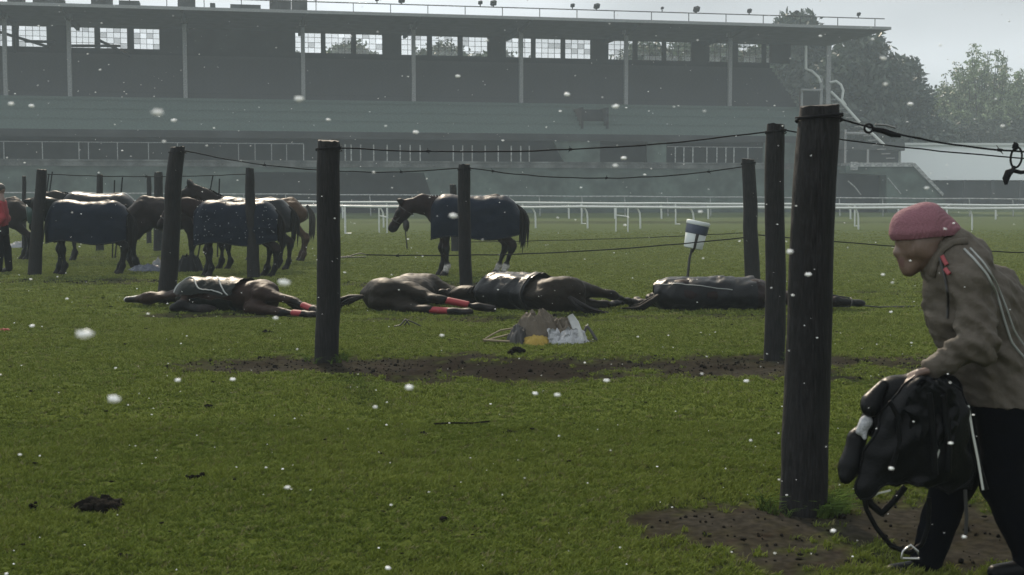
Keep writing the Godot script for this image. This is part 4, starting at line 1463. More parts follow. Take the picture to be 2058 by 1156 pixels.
func make_trees() -> void:
	var dark := Color(0.03, 0.043, 0.026)
	var D := 152.0
	var f := at(1745, 392, D) * Vector3(1, 0, 1)
	var L := func(o: Vector3, px: float, py: float, rx: float, ry: float, dz := 0.0) -> Array:
		var p := at(px, py, -o.z)
		return [p.x - o.x, p.y, dz, rx * -o.z / FOCAL, ry * -o.z / FOCAL]
	tree("evergreen_tree", "tall dark evergreen just right of the grandstand roof", f, [L.call(f, 1735, 115, 52, 46), L.call(f, 1700, 160, 60, 60, 1.0), L.call(f, 1775, 175, 55, 60), L.call(f, 1740, 240, 80, 70, -1.0), L.call(f, 1690, 230, 60, 60)], 3800, 0.75, dark, 0.22)
	D = 158.0
	f = at(1835, 392, D) * Vector3(1, 0, 1)
	tree("evergreen_tree", "dark evergreen with lower crown between the tall one and the airy tree", f, [L.call(f, 1815, 155, 34, 40), L.call(f, 1830, 215, 45, 55), L.call(f, 1800, 240, 55, 60), L.call(f, 1865, 275, 50, 35), L.call(f, 1855, 300, 70, 30)], 3000, 0.75, dark * 1.05, 0.22)
	D = 165.0
	f = at(1600, 392, D) * Vector3(1, 0, 1)
	tree("evergreen_tree", "rounded treetop showing above the grandstand roof", f, [L.call(f, 1602, 75, 44, 46), L.call(f, 1585, 100, 40, 40), L.call(f, 1625, 105, 44, 50), L.call(f, 1600, 180, 70, 70)], 2400, 0.75, dark, 0.2)
	for q in [[560.0, 118.0, "left"], [700.0, 112.0, ""], [890.0, 112.0, ""], [1000.0, 125.0, ""], [1300.0, 108.0, ""], [1390.0, 106.0, ""], [1450.0, 112.0, ""], [1540.0, 110.0, ""]]:
		f = at(q[0], 392, D) * Vector3(1, 0, 1)
		tree("green_tree", "green tree behind the grandstand seen through windows, %s" % {560.0: "far left one", 700.0: "left of the third column", 890.0: "right of the third bay", 1000.0: "low crown in the middle", 1300.0: "left of the seventh column", 1390.0: "under the middle of the roof's right half", 1450.0: "at the seventh column", 1540.0: "nearest the right end"}[q[0]], f, [L.call(f, q[0], q[1] + 10.0, 52, 34), L.call(f, q[0] - 26.0, q[1] + 34.0, 44, 38), L.call(f, q[0] + 28.0, q[1] + 30.0, 44, 36)], 900, 0.6, Color(0.05, 0.07, 0.035), 0.25, "trees behind the grandstand")
	D = 172.0
	f = at(1978, 392, D) * Vector3(1, 0, 1)
	airy_tree("leafy_tree", "light green airy tree with rising boughs above the white building", f, (392.0 - 88.0) / FOCAL * D + EYE, 9.4, 330, Color(0.13, 0.165, 0.08))
	f = at(2135, 392, D + 4.0) * Vector3(1, 0, 1)
	airy_tree("leafy_tree", "airy green tree cut off by the right edge", f, 18.0, 6.0, 90, Color(0.12, 0.15, 0.075))
	D = 163.0
	for q in [[1905.0, 330.0], [1985.0, 325.0], [2070.0, 318.0]]:
		f = at(q[0], 392, D) * Vector3(1, 0, 1)
		tree("hedge_tree", "low dark tree behind the white building, %s" % {1905.0: "at its left corner", 1985.0: "under the airy tree", 2070.0: "at the right edge"}[q[0]], f, [L.call(f, q[0], 283, 50, 34), L.call(f, q[0] - 30.0, 296, 46, 34), L.call(f, q[0] + 30.0, 296, 46, 34)], 1500, 0.7, dark, 0.2)
# ---------------------------------------------------------------- people
func head_bones(xf: Transform3D, skin: Color, lips: Color) -> Array:
	var b := []
	var add := func(a: Vector3, e: Vector3, ra: float, rb: float, col: Color, sq := Vector3.ONE) -> void:
		b.append([xf * a, xf * e, ra, rb, col, sq])
	add.call(Vector3(-0.03, 0.05, 0), Vector3(0.015, 0.05, 0), 0.088, 0.085, skin, Vector3(1, 1, 1.14))
	add.call(Vector3(0.035, 0.03, 0), Vector3(0.05, -0.075, 0), 0.066, 0.04, skin, Vector3(1, 1, 1.05))
	add.call(Vector3(0.0, -0.03, 0.045), Vector3(0.07, -0.105, 0.012), 0.029, 0.02, skin)
	add.call(Vector3(0.0, -0.03, -0.045), Vector3(0.07, -0.105, -0.012), 0.029, 0.02, skin)
	add.call(Vector3(0.078, -0.105, 0), Vector3(0.08, -0.1, 0), 0.02, 0.02, skin)
	add.call(Vector3(0.09, 0.022, 0), Vector3(0.118, -0.026, 0), 0.011, 0.013, skin)
	for s in [-1.0, 1.0]:
		add.call(Vector3(0.104, -0.028, 0.011 * s), Vector3(0.1, -0.03, 0.013 * s), 0.009, 0.008, skin)
		add.call(Vector3(0.086, 0.034, 0.014 * s), Vector3(0.068, 0.034, 0.05 * s), 0.014, 0.012, skin)
		add.call(Vector3(0.062, -0.022, 0.042 * s), Vector3(0.04, -0.015, 0.058 * s), 0.026, 0.02, skin)
		add.call(Vector3(0.072, 0.012, 0.034 * s), Vector3(0.073, 0.011, 0.034 * s), 0.0135, 0.0135, Color(0.03, 0.025, 0.022))
		add.call(Vector3(0.078, 0.02, 0.03 * s), Vector3(0.07, 0.017, 0.045 * s), 0.007, 0.007, skin)
		add.call(Vector3(-0.008, 0.01, 0.079 * s), Vector3(-0.004, -0.035, 0.074 * s), 0.014, 0.009, skin, Vector3(0.6, 0.8, 1.8))
	add.call(Vector3(0.094, -0.058, 0.012), Vector3(0.094, -0.058, -0.012), 0.0095, 0.0095, lips)
	add.call(Vector3(0.091, -0.073, 0.01), Vector3(0.091, -0.073, -0.01), 0.0105, 0.0105, lips)
	add.call(Vector3(-0.03, -0.05, 0), Vector3(-0.075, -0.18, 0), 0.058, 0.064, skin)
	return b

# shoulder, elbow and so on in one list; a point on a field's surface along a ray
func field(bones: Array, k: float, p: Vector3) -> float:
	var f := 9.0
	for b in bones:
		var sq: Vector3 = b[5] if b.size() > 5 else Vector3.ONE
		var a: Vector3 = (b[0] as Vector3) * sq
		var e: Vector3 = (b[1] as Vector3) * sq - a
		var q := p * sq - a
		var t := clampf(q.dot(e) / maxf(e.length_squared(), 1e-9), 0, 1)
		var d: float = ((q - e * t).length() - lerpf(b[2], b[3], t)) / maxf(sq.x, maxf(sq.y, sq.z))
		var h := maxf(k - absf(d - f), 0.0)
		f = minf(d, f) - h * h * 0.25 / k
	return f

func touch(bones: Array, k: float, from: Vector3, dir: Vector3) -> Vector3:
	var p := from
	for i in 60:
		var d := field(bones, k, p)
		if d < 0.001:
			break
		p += dir * maxf(d, 0.001) * 0.9
	return p

func hand(m: MB, wrist: Vector3, knuckles: Vector3, across: Vector3, down: Vector3, skin: Color) -> void:
	var b := []
	var ax := (knuckles - wrist).normalized()
	for k in 4:
		var o := across * (k - 1.5) * 0.021
		var kn := knuckles + o
		b.append([wrist + o * 0.6, kn, 0.017, 0.0125, skin])
		var l: float = [0.9, 1.0, 0.95, 0.75][k]
		var p1 := kn + (ax * 0.6 + down * 0.8) * 0.038 * l
		var p2 := p1 + (down * 0.95 - ax * 0.3) * 0.026 * l
		var p3 := p2 + (down * 0.4 - ax * 0.9) * 0.022 * l
		b.append([kn, p1, 0.0105, 0.0095, skin])
		b.append([p1, p2, 0.0095, 0.0085, skin])
		b.append([p2, p3, 0.0085, 0.007, skin])
	var t0 := wrist + ax * 0.025 - across * 0.035
	b.append([wrist - across * 0.012, t0, 0.016, 0.013, skin])
	b.append([t0, t0 + ax * 0.03 + down * 0.02, 0.0125, 0.0105, skin])
	b.append([t0 + ax * 0.03 + down * 0.02, t0 + ax * 0.04 + down * 0.045, 0.0105, 0.008, skin])
	m.body(b, 0.0042, 0.012)

func make_carrier() -> void:
	var Z := 5.4
	var P := func(px: float, py: float, dz: float) -> Vector3: return at(px, py, Z - dz)
	var foot: Vector3 = stood(at(1960, 1160, Z) * Vector3(1, 0, 1))
	var t := thing("person", "person in a pink beanie and brown jacket striding left, bent over, carrying a saddle", "person", foot)
	var rel := func(b: Array) -> Array:
		for x in b:
			x[0] = (x[0] as Vector3) - foot
			x[1] = (x[1] as Vector3) - foot
		return b
	var skin := Color(0.135, 0.09, 0.07)
	var cloth := Color(0.02, 0.02, 0.022)
	# head turned to the left and a little down
	var hx := Transform3D(Basis(Vector3(0, 0, 1), -0.1) * Basis(Vector3.UP, PI - 0.12), P.call(1855, 490, 0.0))
	hx.basis = (Basis(Vector3.UP, PI - 0.1) * Basis(Vector3(0, 0, 1), -0.13)).scaled(Vector3.ONE * 0.93)
	var m := MB.new()
	m.body(rel.call(head_bones(hx, skin, Color(0.12, 0.065, 0.055))), 0.0042, 0.032)
	var hip_n: Vector3 = P.call(2022, 800, 0.085)
	var hip_f: Vector3 = P.call(2000, 805, -0.085)
	var knee_n: Vector3 = P.call(2012, 968, 0.1)
	var ank_n: Vector3 = P.call(2072, 1126, 0.1)
	var knee_f: Vector3 = P.call(1918, 965, -0.08)
	var ank_f: Vector3 = P.call(1862, 1126, -0.09)
	var sh_n: Vector3 = P.call(1950, 565, 0.175)
	var el_n: Vector3 = P.call(1965, 690, 0.25)
	var wr_n: Vector3 = P.call(1872, 744, 0.235)
	var sh_f: Vector3 = P.call(1925, 568, -0.175)
	var el_f: Vector3 = P.call(1935, 690, -0.24)
	var wr_f: Vector3 = P.call(1885, 765, -0.06)
	var neck: Vector3 = P.call(1900, 512, 0)
	var chest: Vector3 = P.call(1925, 585, 0)
	var waist: Vector3 = P.call(1985, 710, 0)
	# the body under the clothes goes on from the neck as the same mesh
	m.body(rel.call([[P.call(1890, 535, 0), neck, 0.06, 0.06, skin], [neck, chest, 0.07, 0.1, cloth], [chest, waist, 0.11, 0.1, cloth, Vector3(1, 1, 0.85)], [waist, P.call(2010, 790, 0), 0.09, 0.085, cloth, Vector3(1, 1, 0.85)], [sh_n, el_n, 0.045, 0.035, cloth], [el_n, wr_n, 0.034, 0.026, skin], [sh_f, el_f, 0.05, 0.045, cloth], [el_f, wr_f, 0.034, 0.026, skin], [chest, sh_n, 0.06, 0.045, cloth], [chest, sh_f, 0.06, 0.045, cloth], [hip_n, knee_n, 0.085, 0.055, cloth], [knee_n, ank_n, 0.055, 0.04, cloth], [hip_f, knee_f, 0.085, 0.055, cloth], [knee_f, ank_f, 0.055, 0.04, cloth]]), 0.016, 0.04)
	hand(m, wr_n - foot, P.call(1840, 752, 0.24) - foot, Vector3(0.15, 0.3, 0.95).normalized(), Vector3(-0.1, -0.95, 0.1), skin)
	hand(m, wr_f - foot, P.call(1858, 782, -0.05) - foot, Vector3(0.15, 0.3, 0.95).normalized(), Vector3(-0.1, -0.95, 0.1), skin)
	part("body", m, MT.skin, t)
	# jacket
	var w := Color(1, 1, 1)
	var jb: Array = rel.call([[P.call(1912, 525, 0), P.call(1950, 610, 0), 0.115, 0.16, w, Vector3(1, 1, 0.86)], [P.call(1950, 610, 0), P.call(1985, 710, 0), 0.16, 0.15, w, Vector3(1, 1, 0.86)], [P.call(1985, 710, 0), P.call(2018, 800, 0), 0.152, 0.182, w, Vector3(1, 1, 0.88)],
		[P.call(1900, 550, 0), P.call(1918, 640, 0), 0.09, 0.11, w, Vector3(1, 1, 0.8)], [P.call(1918, 640, 0), P.call(2000, 770, 0), 0.11, 0.14, w, Vector3(1, 1, 0.85)],
		[P.call(1925, 545, 0), sh_n + Vector3(0, 0.0, 0), 0.1, 0.085, w], [P.call(1925, 545, 0), sh_f, 0.1, 0.085, w],
		[sh_n, el_n, 0.082, 0.075, w], [el_n, wr_n.lerp(el_n, 0.1), 0.074, 0.047, w], [sh_f, el_f, 0.082, 0.07, w], [el_f, wr_f.lerp(el_f, 0.1), 0.07, 0.045, w],
		[P.call(1885, 512, 0), P.call(1912, 490, 0), 0.075, 0.078, w], [P.call(1915, 504, 0), P.call(1950, 520, 0), 0.068, 0.085, w, Vector3(1, 1, 0.75)],
		[P.call(1992, 585, -0.04), P.call(2020, 660, -0.03), 0.12, 0.13, w, Vector3(1, 1, 0.9)]])
	m = MB.new()
	m.body(jb, 0.0095, 0.04)
	var hem: Vector3 = P.call(2000, 806, 0) - foot
	var hn := Vector3(0.03, -1, 0).normalized()
	for i in m.v.size():
		var d := (m.v[i] - hem).dot(hn)
		if d > 0.0:
			m.v[i] -= hn * d
	m.push_along_normals(0, func(v: Vector3, _n: Vector3) -> float:
		var arm := clampf(1.0 - (v - (el_n - foot)).length() / 0.2, 0.0, 1.0)
		var q := v.x * 0.75 + v.y * 0.65
		var f := noise_a.get_noise_3d(q * 150.0, (v.x - v.y) * 40.0, v.z * 40.0) * 0.02 + noise_b.get_noise_3d(v.x * 40.0, v.y * 90.0, v.z * 34.0) * 0.008
		return f * (1.0 + arm) + 0.005 * noise_b.get_noise_3d(v.x * 10.0 + 50.0, v.y * 150.0 + v.x * 60.0, v.z * 30.0))
	part("jacket", m, MT.jacket, t)
	var jv := m.v
	# pale piping down the back seam and at the front edge, red flashes on the shoulder: laid on the cloth
	for q in [[MT.pale_trim, 0.0045, "piping", [[1938, 500], [1958, 520], [1985, 552], [2004, 590], [2018, 640], [2034, 690], [2062, 722]]], [MT.pale_trim, 0.0035, "piping", [[1950, 498], [1978, 528], [2002, 566], [2024, 620], [2040, 668], [2066, 704]]], [MT.flash, 0.009, "shoulder_flash", [[1893, 514], [1898, 524], [1903, 532]]], [MT.flash, 0.009, "shoulder_flash", [[1899, 539], [1904, 546], [1908, 551]]], [MT.jacket, 0.014, "collar", [[1874, 556], [1880, 528], [1893, 503], [1915, 487], [1945, 484]]], [MT.dark_strap, 0.005, "seam", [[1888, 516], [1900, 560], [1906, 600], [1904, 640]]]]:
		var pts := []
		var last := Vector3.FORWARD
		for k in 25:
			var e: float = k / 24.0 * (q[3].size() - 1)
			var i := mini(int(e), q[3].size() - 2)
			var px := lerpf(q[3][i][0], q[3][i + 1][0], e - i)
			var py := lerpf(q[3][i][1], q[3][i + 1][1], e - i)
			var dir: Vector3 = (P.call(px, py, 0.0) - Vector3(0, EYE, 0)).normalized()
			var from := Vector3(0, EYE, 0) - foot
			var best := 99.0
			for p in jv:
				var o := p - from
				var along_ray := o.dot(dir)
				if along_ray < best and (o - dir * along_ray).length_squared() < 0.00012:
					best = along_ray
			if best < 90.0:
				pts.append(from + dir * (best - 0.003))
				last = dir
		if pts.size() < 3:
			continue
		for i in range(1, pts.size() - 1):
			pts[i] = (pts[i - 1] + pts[i] * 2.0 + pts[i + 1]) * 0.25
		var pb := MB.new()
		pb.tube(pts, [q[1]], 8, 0.45, last)
		part(q[2], pb, q[0], t)
	# jeans and boots
	m = MB.new()
	var jn: Array = rel.call([[P.call(2014, 785, 0), P.call(2016, 815, 0), 0.12, 0.13, w, Vector3(1, 1, 0.88)], [hip_n + Vector3(0, -0.06, 0), knee_n, 0.11, 0.082, w], [knee_n, ank_n, 0.08, 0.066, w], [hip_f + Vector3(0, -0.06, 0), knee_f, 0.11, 0.085, w], [knee_f, ank_f, 0.084, 0.07, w]])
	m.body(jn, 0.011, 0.035)
	m.push_along_normals(0, func(v: Vector3, _n: Vector3) -> float: return noise_a.get_noise_3d(v.x * 30.0, v.y * 60.0, v.z * 30.0) * 0.012)
	part("jeans", m, MT.jeans, t)
	for q in [ank_n, ank_f]:
		m = MB.new()
		m.body(rel.call([[q + Vector3(0.0, 0.03, 0), q + Vector3(0.01, -0.03, 0), 0.052, 0.05, w], [q + Vector3(0.0, -0.035, 0), q + Vector3(-0.15, -0.05, 0.01), 0.042, 0.034, w, Vector3(1, 1, 0.9)]]), 0.01, 0.03)
		part("boot", m, MT.leather, t)
	# knitted hat
	m = MB.new()
	var hb := []
	for q in [[Vector3(-0.02, 0.06, 0), Vector3(0.03, 0.062, 0), 0.101, 0.096, Vector3(1, 1, 1.07)], [Vector3(-0.03, 0.06, 0), Vector3(-0.085, 0.035, 0), 0.1, 0.075, Vector3(1, 1, 1.05)], [Vector3(0.05, 0.09, 0), Vector3(-0.02, 0.1, 0), 0.066, 0.07, Vector3.ONE]]:
		hb.append([hx * (q[0] as Vector3), hx * (q[1] as Vector3), q[2], q[3], w, q[4]])
	hb = rel.call(hb)
	m.body(hb, 0.006, 0.03)
	var cut: Vector3 = hx * Vector3(0.02, 0.03, 0) - foot
	var cn: Vector3 = hx.basis.orthonormalized() * Vector3(0.03, -1, 0).normalized()
	for i in m.v.size():
		var d := (m.v[i] - cut).dot(cn)
		if d > 0.0:
			m.v[i] -= cn * d
	m.push_along_normals(0, func(v: Vector3, _n: Vector3) -> float:
		var d := -(v - cut).dot(cn)
		var rib := sin((v.x * 0.8 + v.z) * 620.0) * 0.0012
		return rib + (0.005 * clampf(1.0 - absf(d - 0.025) / 0.03, 0.0, 1.0)) + noise_a.get_noise_3d(v.x * 60.0, v.y * 60.0, v.z * 60.0) * 0.004)
	part("beanie", m, MT.beanie, t)
	# hair at the nape
	m = MB.new()
	for k in 14:
		var a: Vector3 = hx * Vector3(-0.06 + 0.004 * k, -0.01, 0.07 - 0.001 * k) - foot
		m.tube([a, a + Vector3(0.015, -0.03, 0.005), a + Vector3(0.02, -0.07 - rng.randf() * 0.02, 0.0)], [0.006, 0.006, 0.002], 5)
	part("hair", m, MT.hair, t)
	make_carried_saddle(P)

func make_carried_saddle(P: Callable) -> void:
	var foot: Vector3 = stood(at(1850, 1100, 5.2) * Vector3(1, 0, 1))
	var t := thing("saddle", "black leather saddle hanging from the hand of the person in the pink beanie", "saddle", foot)
	var w := Color(1, 1, 1)
	var rel := func(b: Array) -> Array:
		for x in b:
			x[0] = (x[0] as Vector3) - foot
			x[1] = (x[1] as Vector3) - foot
		return b
	var m: MB
	var edge := func(pts: Array, depth: float) -> Curve3D:
		var c := Curve3D.new()
		for i in pts.size():
			var d: Array = [pts[maxi(i - 1, 0)], pts[mini(i + 1, pts.size() - 1)]]
			var q: Vector3 = P.call(pts[i][0], pts[i][1], depth)
			var e: Vector3 = (P.call(d[1][0], d[1][1], depth) - P.call(d[0][0], d[0][1], depth)) * 0.18
			c.add_point(q - foot, -e, e)
		return c
	# each flap: left edge, right edge, distance from the person's middle, bulge, how far its lower edge is arched
	for q in [["flap", [[1870, 770], [1825, 800], [1790, 860], [1770, 920], [1765, 975]], [[1915, 780], [1945, 820], [1955, 900], [1962, 960], [1950, 985]], 0.04, 0.03, 0.02], ["flap", [[1842, 752], [1798, 788], [1766, 836], [1748, 890], [1729, 940], [1718, 978], [1727, 1002]], [[1900, 762], [1934, 786], [1946, 830], [1949, 890], [1957, 940], [1952, 968], [1908, 996]], 0.27, 0.075, 0.07], ["skirt", [[1850, 762], [1828, 790], [1822, 830], [1832, 870]], [[1900, 766], [1925, 792], [1930, 835], [1912, 880]], 0.345, 0.02, -0.04]]:
		var le: Curve3D = edge.call(q[1], q[3])
		var re: Curve3D = edge.call(q[2], q[3])
		var bulge: float = q[4]
		var arch: float = q[5]
		m = MB.new()
		var mid := func(u: float, v: float) -> Vector3:
			var a := le.sample_baked(le.get_baked_length() * v)
			var b := re.sample_baked(re.get_baked_length() * v)
			var p := a.lerp(b, u)
			p.y += arch * sin(u * PI) * pow(v, 4.0)
			p.z += bulge * pow(sin(u * PI), 0.6) * (0.55 + 0.45 * sin(v * PI)) + 0.03 * noise_a.get_noise_2d(u * 22.0 + v * 14.0 + bulge * 900.0, v * 9.0 - u * 10.0) + 0.012 * noise_b.get_noise_2d(u * 50.0 + bulge * 500.0, v * 26.0)
			p.x += 0.02 * noise_b.get_noise_2d(v * 40.0, u * 8.0 + bulge * 300.0)
			p.y += 0.025 * v * noise_a.get_noise_2d(u * 40.0, bulge * 800.0)
			return p
		m.sheet(22, 26, func(i: float, j: float) -> Vector3: return mid.call(i, j) + Vector3(0, 0, 0.005))
		m.sheet(22, 26, func(i: float, j: float) -> Vector3: return mid.call(1.0 - i, j) - Vector3(0, 0, 0.005))
		part(q[0], m, MT.leather, t)
		if q[0] == "skirt":
			continue
		var rimline := []
		for k in 61:
			var w2 := k / 60.0
			var uv := Vector2(0.005, w2 * 3.0) if w2 < 0.3333 else Vector2((w2 - 0.3333) * 3.0, 1.0) if w2 < 0.6667 else Vector2(0.995, 1.0 - (w2 - 0.6667) * 3.0)
			rimline.append(mid.call(clampf(uv.x, 0.005, 0.995), clampf(uv.y, 0.0, 1.0)) + Vector3(0, 0, 0.003))
		m = MB.new()
		m.tube(rimline, [0.005], 6)
		part("welt", m, MT.leather, t)
	m = MB.new()
	m.body(rel.call([[P.call(1858, 768, 0.2), P.call(1795, 790, 0.16), 0.05, 0.06, w], [P.call(1795, 790, 0.16), P.call(1758, 850, 0.15), 0.062, 0.06, w], [P.call(1900, 785, 0.15), P.call(1858, 768, 0.2), 0.07, 0.05, w]]), 0.011, 0.04)
	part("seat", m, MT.leather, t)
	m = MB.new()
	m.body(rel.call([[P.call(1775, 775, 0.2), P.call(1752, 808, 0.22), 0.024, 0.042, w], [P.call(1752, 808, 0.1), P.call(1750, 822, 0.24), 0.04, 0.034, w]]), 0.011, 0.03)
	part("cantle", m, MT.leather, t)
	m = MB.new()
	m.body(rel.call([[P.call(1722, 885, 0.2), P.call(1708, 935, 0.22), 0.034, 0.046, w], [P.call(1708, 935, 0.14), P.call(1700, 960, 0.24), 0.044, 0.028, w], [P.call(1722, 880, 0.2), P.call(1745, 850, 0.2), 0.034, 0.022, w]]), 0.011, 0.03)
	part("panel_roll", m, MT.leather, t)
	m = MB.new()
	m.body(rel.call([[P.call(1728, 866, 0.24), P.call(1742, 846, 0.23), 0.018, 0.022, w], [P.call(1742, 846, 0.23), P.call(1738, 880, 0.25), 0.016, 0.008, w]]), 0.006, 0.02)
	m.push_along_normals(0, func(v: Vector3, _n: Vector3) -> float: return noise_a.get_noise_3d(v.x * 90.0, v.y * 90.0, v.z * 90.0) * 0.008)
	part("fleece", m, MT.white_cloth, t)
	for q in [[MT.leather, 0.010, "stirrup_leather", [[1733, 985], [1742, 1025], [1762, 1062], [1792, 1098], [1828, 1112], [1854, 1094], [1866, 1055], [1868, 1000]], 0.27], [MT.leather, 0.014, "girth_strap", [[1738, 990], [1752, 1015], [1772, 1032], [1796, 1008], [1820, 978]], 0.26], [MT.leather, 0.012, "girth_strap", [[1944, 815], [1952, 870], [1966, 930], [1982, 985]], 0.27], [MT.trim, 0.005, "pale_edge", [[1946, 815], [1955, 870], [1966, 925], [1976, 985]], 0.29], [MT.trim, 0.004, "pale_edge", [[1752, 1000], [1765, 992], [1790, 986]], 0.29], [MT.leather, 0.012, "billet", [[1868, 790], [1874, 850], [1878, 905], [1880, 955]], 0.375], [MT.leather, 0.012, "billet", [[1896, 795], [1903, 850], [1908, 905], [1906, 950]], 0.375], [MT.leather, 0.01, "crease_strap", [[1788, 806], [1806, 840], [1808, 890], [1790, 950]], 0.345], [MT.dark_strap, 0.008, "rein", [[1940, 985], [1943, 1040], [1941, 1075]], 0.25]]:  # the short pale_edge is the lower strap's highlight, laid on as a tube
		var pts := []
		for xy in q[3]:
			pts.append(P.call(xy[0], xy[1], q[4]) - foot)
		var c := Curve3D.new()
		for i in pts.size():
			var d: Vector3 = (pts[mini(i + 1, pts.size() - 1)] - pts[maxi(i - 1, 0)]) * 0.18
			c.add_point(pts[i], -d, d)
		var fine := []
		for i in 31:
			fine.append(c.sample_baked(c.get_baked_length() * i / 30.0))
		m = MB.new()
		m.tube(fine, [q[1]], 8, 0.35, Vector3.BACK)
		part(q[2], m, q[0], t)
	# stirrup iron on its leather, and a buckle
	m = MB.new()
	var s: Vector3 = P.call(1830, 1108, 0.28) - foot
	m.tube([s + Vector3(-0.035, -0.03, 0), s + Vector3(-0.03, 0.0, 0), s + Vector3(0, 0.025, 0), s + Vector3(0.03, 0.0, 0), s + Vector3(0.035, -0.03, 0), s + Vector3(-0.035, -0.03, 0)], [0.005], 6)
	part("stirrup_iron", m, MT.metal, t)
	m = MB.new()
	m.box(P.call(1886, 912, 0.345) - foot, Vector3(0.006, 0.035, 0.004), Basis(Vector3(0, 0, 1), -0.25))
	part("tag", m, MT.trim, t)

func make_bystander() -> void:
	var g := stood(ground(2, 550))
	var t := thing("person", "person in a red top, dark cap and jeans at the left edge", "person", g)
	var skin := Color(0.17, 0.105, 0.082)
	var w := Color(1, 1, 1)
	var m := MB.new()
	var hx := Transform3D(Basis(Vector3.UP, 2.4), Vector3(0.02, 1.66, 0))
	var legs := [[Vector3(0, 0.95, 0.09), Vector3(0.03, 0.5, 0.11)], [Vector3(0.03, 0.5, 0.11), Vector3(0.0, 0.1, 0.11)], [Vector3(0.06, 0.95, -0.07), Vector3(0.1, 0.5, -0.09)], [Vector3(0.1, 0.5, -0.09), Vector3(0.13, 0.1, -0.09)]]
	var arms := [[Vector3(0.06, 1.4, 0.17), Vector3(0.14, 1.13, 0.2)], [Vector3(0.14, 1.13, 0.2), Vector3(0.02, 0.95, 0.22)], [Vector3(0.0, 1.4, -0.17), Vector3(0.08, 1.12, -0.2)], [Vector3(0.08, 1.12, -0.2), Vector3(-0.05, 0.95, -0.2)]]
	m.body(head_bones(hx, skin, skin), 0.008, 0.022)
	var bb := [[Vector3(0, 0.95, 0), Vector3(0.02, 1.38, 0), 0.12, 0.13, skin * 0.3], [Vector3(0.02, 1.38, 0), Vector3(0.03, 1.55, 0), 0.09, 0.055, skin]]
	for q in legs:
		bb.append([q[0], q[1], 0.075, 0.055, skin * 0.3])
	for q in arms:
		bb.append([q[0], q[1], 0.045, 0.035, skin])
	m.body(bb, 0.022, 0.04)
	for q in [arms[1], arms[3]]:
		hand(m, q[1], (q[1] as Vector3) + Vector3(-0.05, -0.06, 0), Vector3(0, 0, 1), Vector3(-0.3, -0.9, 0), skin)
	part("body", m, MT.skin, t)
	m = MB.new()
	var jb := [[Vector3(0.0, 0.92, 0), Vector3(0.02, 1.2, 0), 0.15, 0.15, w, Vector3(1, 1, 0.85)], [Vector3(0.02, 1.2, 0), Vector3(0.03, 1.4, 0), 0.15, 0.13, w, Vector3(1, 1, 0.75)]]
	for q in arms:
		jb.append([q[0], q[1], 0.068, 0.055, w])
	m.body(jb, 0.02, 0.05)
	m.push_along_normals(0, func(v: Vector3, _n: Vector3) -> float: return noise_a.get_noise_3d(v.x * 40.0, v.y * 40.0, v.z * 30.0) * 0.016)
	part("red_top", m, MT.red_cloth, t)
	m = MB.new()
	var jn := [[Vector3(0.02, 0.9, 0), Vector3(0.03, 0.95, 0), 0.14, 0.13, w, Vector3(1, 1, 0.85)]]
	for q in legs:
		jn.append([q[0], q[1], 0.085, 0.07, w])
	m.body(jn, 0.02, 0.04)
	part("jeans", m, MT.jeans, t)
	for q in [legs[1], legs[3]]:
		m = MB.new()
		m.body([[q[1], (q[1] as Vector3) + Vector3(-0.14, -0.05, 0), 0.05, 0.038, w]], 0.018, 0.02)
		part("boot", m, MT.dark_strap, t)
	m = MB.new()
	m.body([[hx * Vector3(-0.01, 0.07, 0), hx * Vector3(0.02, 0.07, 0), 0.105, 0.1, w], [hx * Vector3(0.07, 0.055, 0), hx * Vector3(0.15, 0.04, 0), 0.05, 0.03, w, Vector3(1, 2.5, 1)]], 0.014, 0.02)
	part("cap", m, MT.dark_strap, t)

# ---------------------------------------------------------------- small things
func cloth_heap(called: String, label: String, cat: String, g: Vector3, r: Vector3, m: Material, rough := 0.35, seed_ := 0.0, group := "") -> void:
	var b := MB.new()
	b.sheet(44, 20, func(i: float, j: float) -> Vector3:
		var a := i * TAU
		var d := Vector3(cos(a), 0, sin(a))
		var k := 1.0 + 0.28 * noise_a.get_noise_2d(cos(a) * 30.0 + seed_, sin(a) * 30.0)
		var p := d * r * (1.0 - j) * k
		var h := r.y * pow(maxf(1.0 - pow(1.0 - j, 2.2), 0.0), 0.8)
		var q := p * 30.0
		var tilt := rough * 1.6
		h *= 1.0 - 1.6 * tilt * absf(noise_a.get_noise_3d(q.x * 1.6 + seed_, q.z * 1.3, seed_)) - 1.2 * tilt * absf(noise_b.get_noise_2d(q.x * 4.0 + seed_, q.z * 3.0)) + 0.4 * tilt
		return Vector3(p.x, maxf(h, 0.0) - 0.01, p.z), true)
	var o := part(called, b, m)
	o.position = stood(g)
	tag(o, label, cat, group)

func straps(called: String, label: String, cat: String, g: Vector3, paths: Array, r: float, m: Material, flat := 1.0) -> void:
	var b := MB.new()
	for path in paths:
		var c := Curve3D.new()
		for i in path.size():
			var d: Vector3 = (path[mini(i + 1, path.size() - 1)] - path[maxi(i - 1, 0)]) * 0.2
			c.add_point(path[i], -d, d)
		var pts := []
		for i in 21:
			pts.append(c.sample_baked(c.get_baked_length() * i / 20.0))
		b.tube(pts, [r], 6, flat, Vector3.UP)
	var o := part(called, b, m)
	o.position = stood(g)
	tag(o, label, cat)

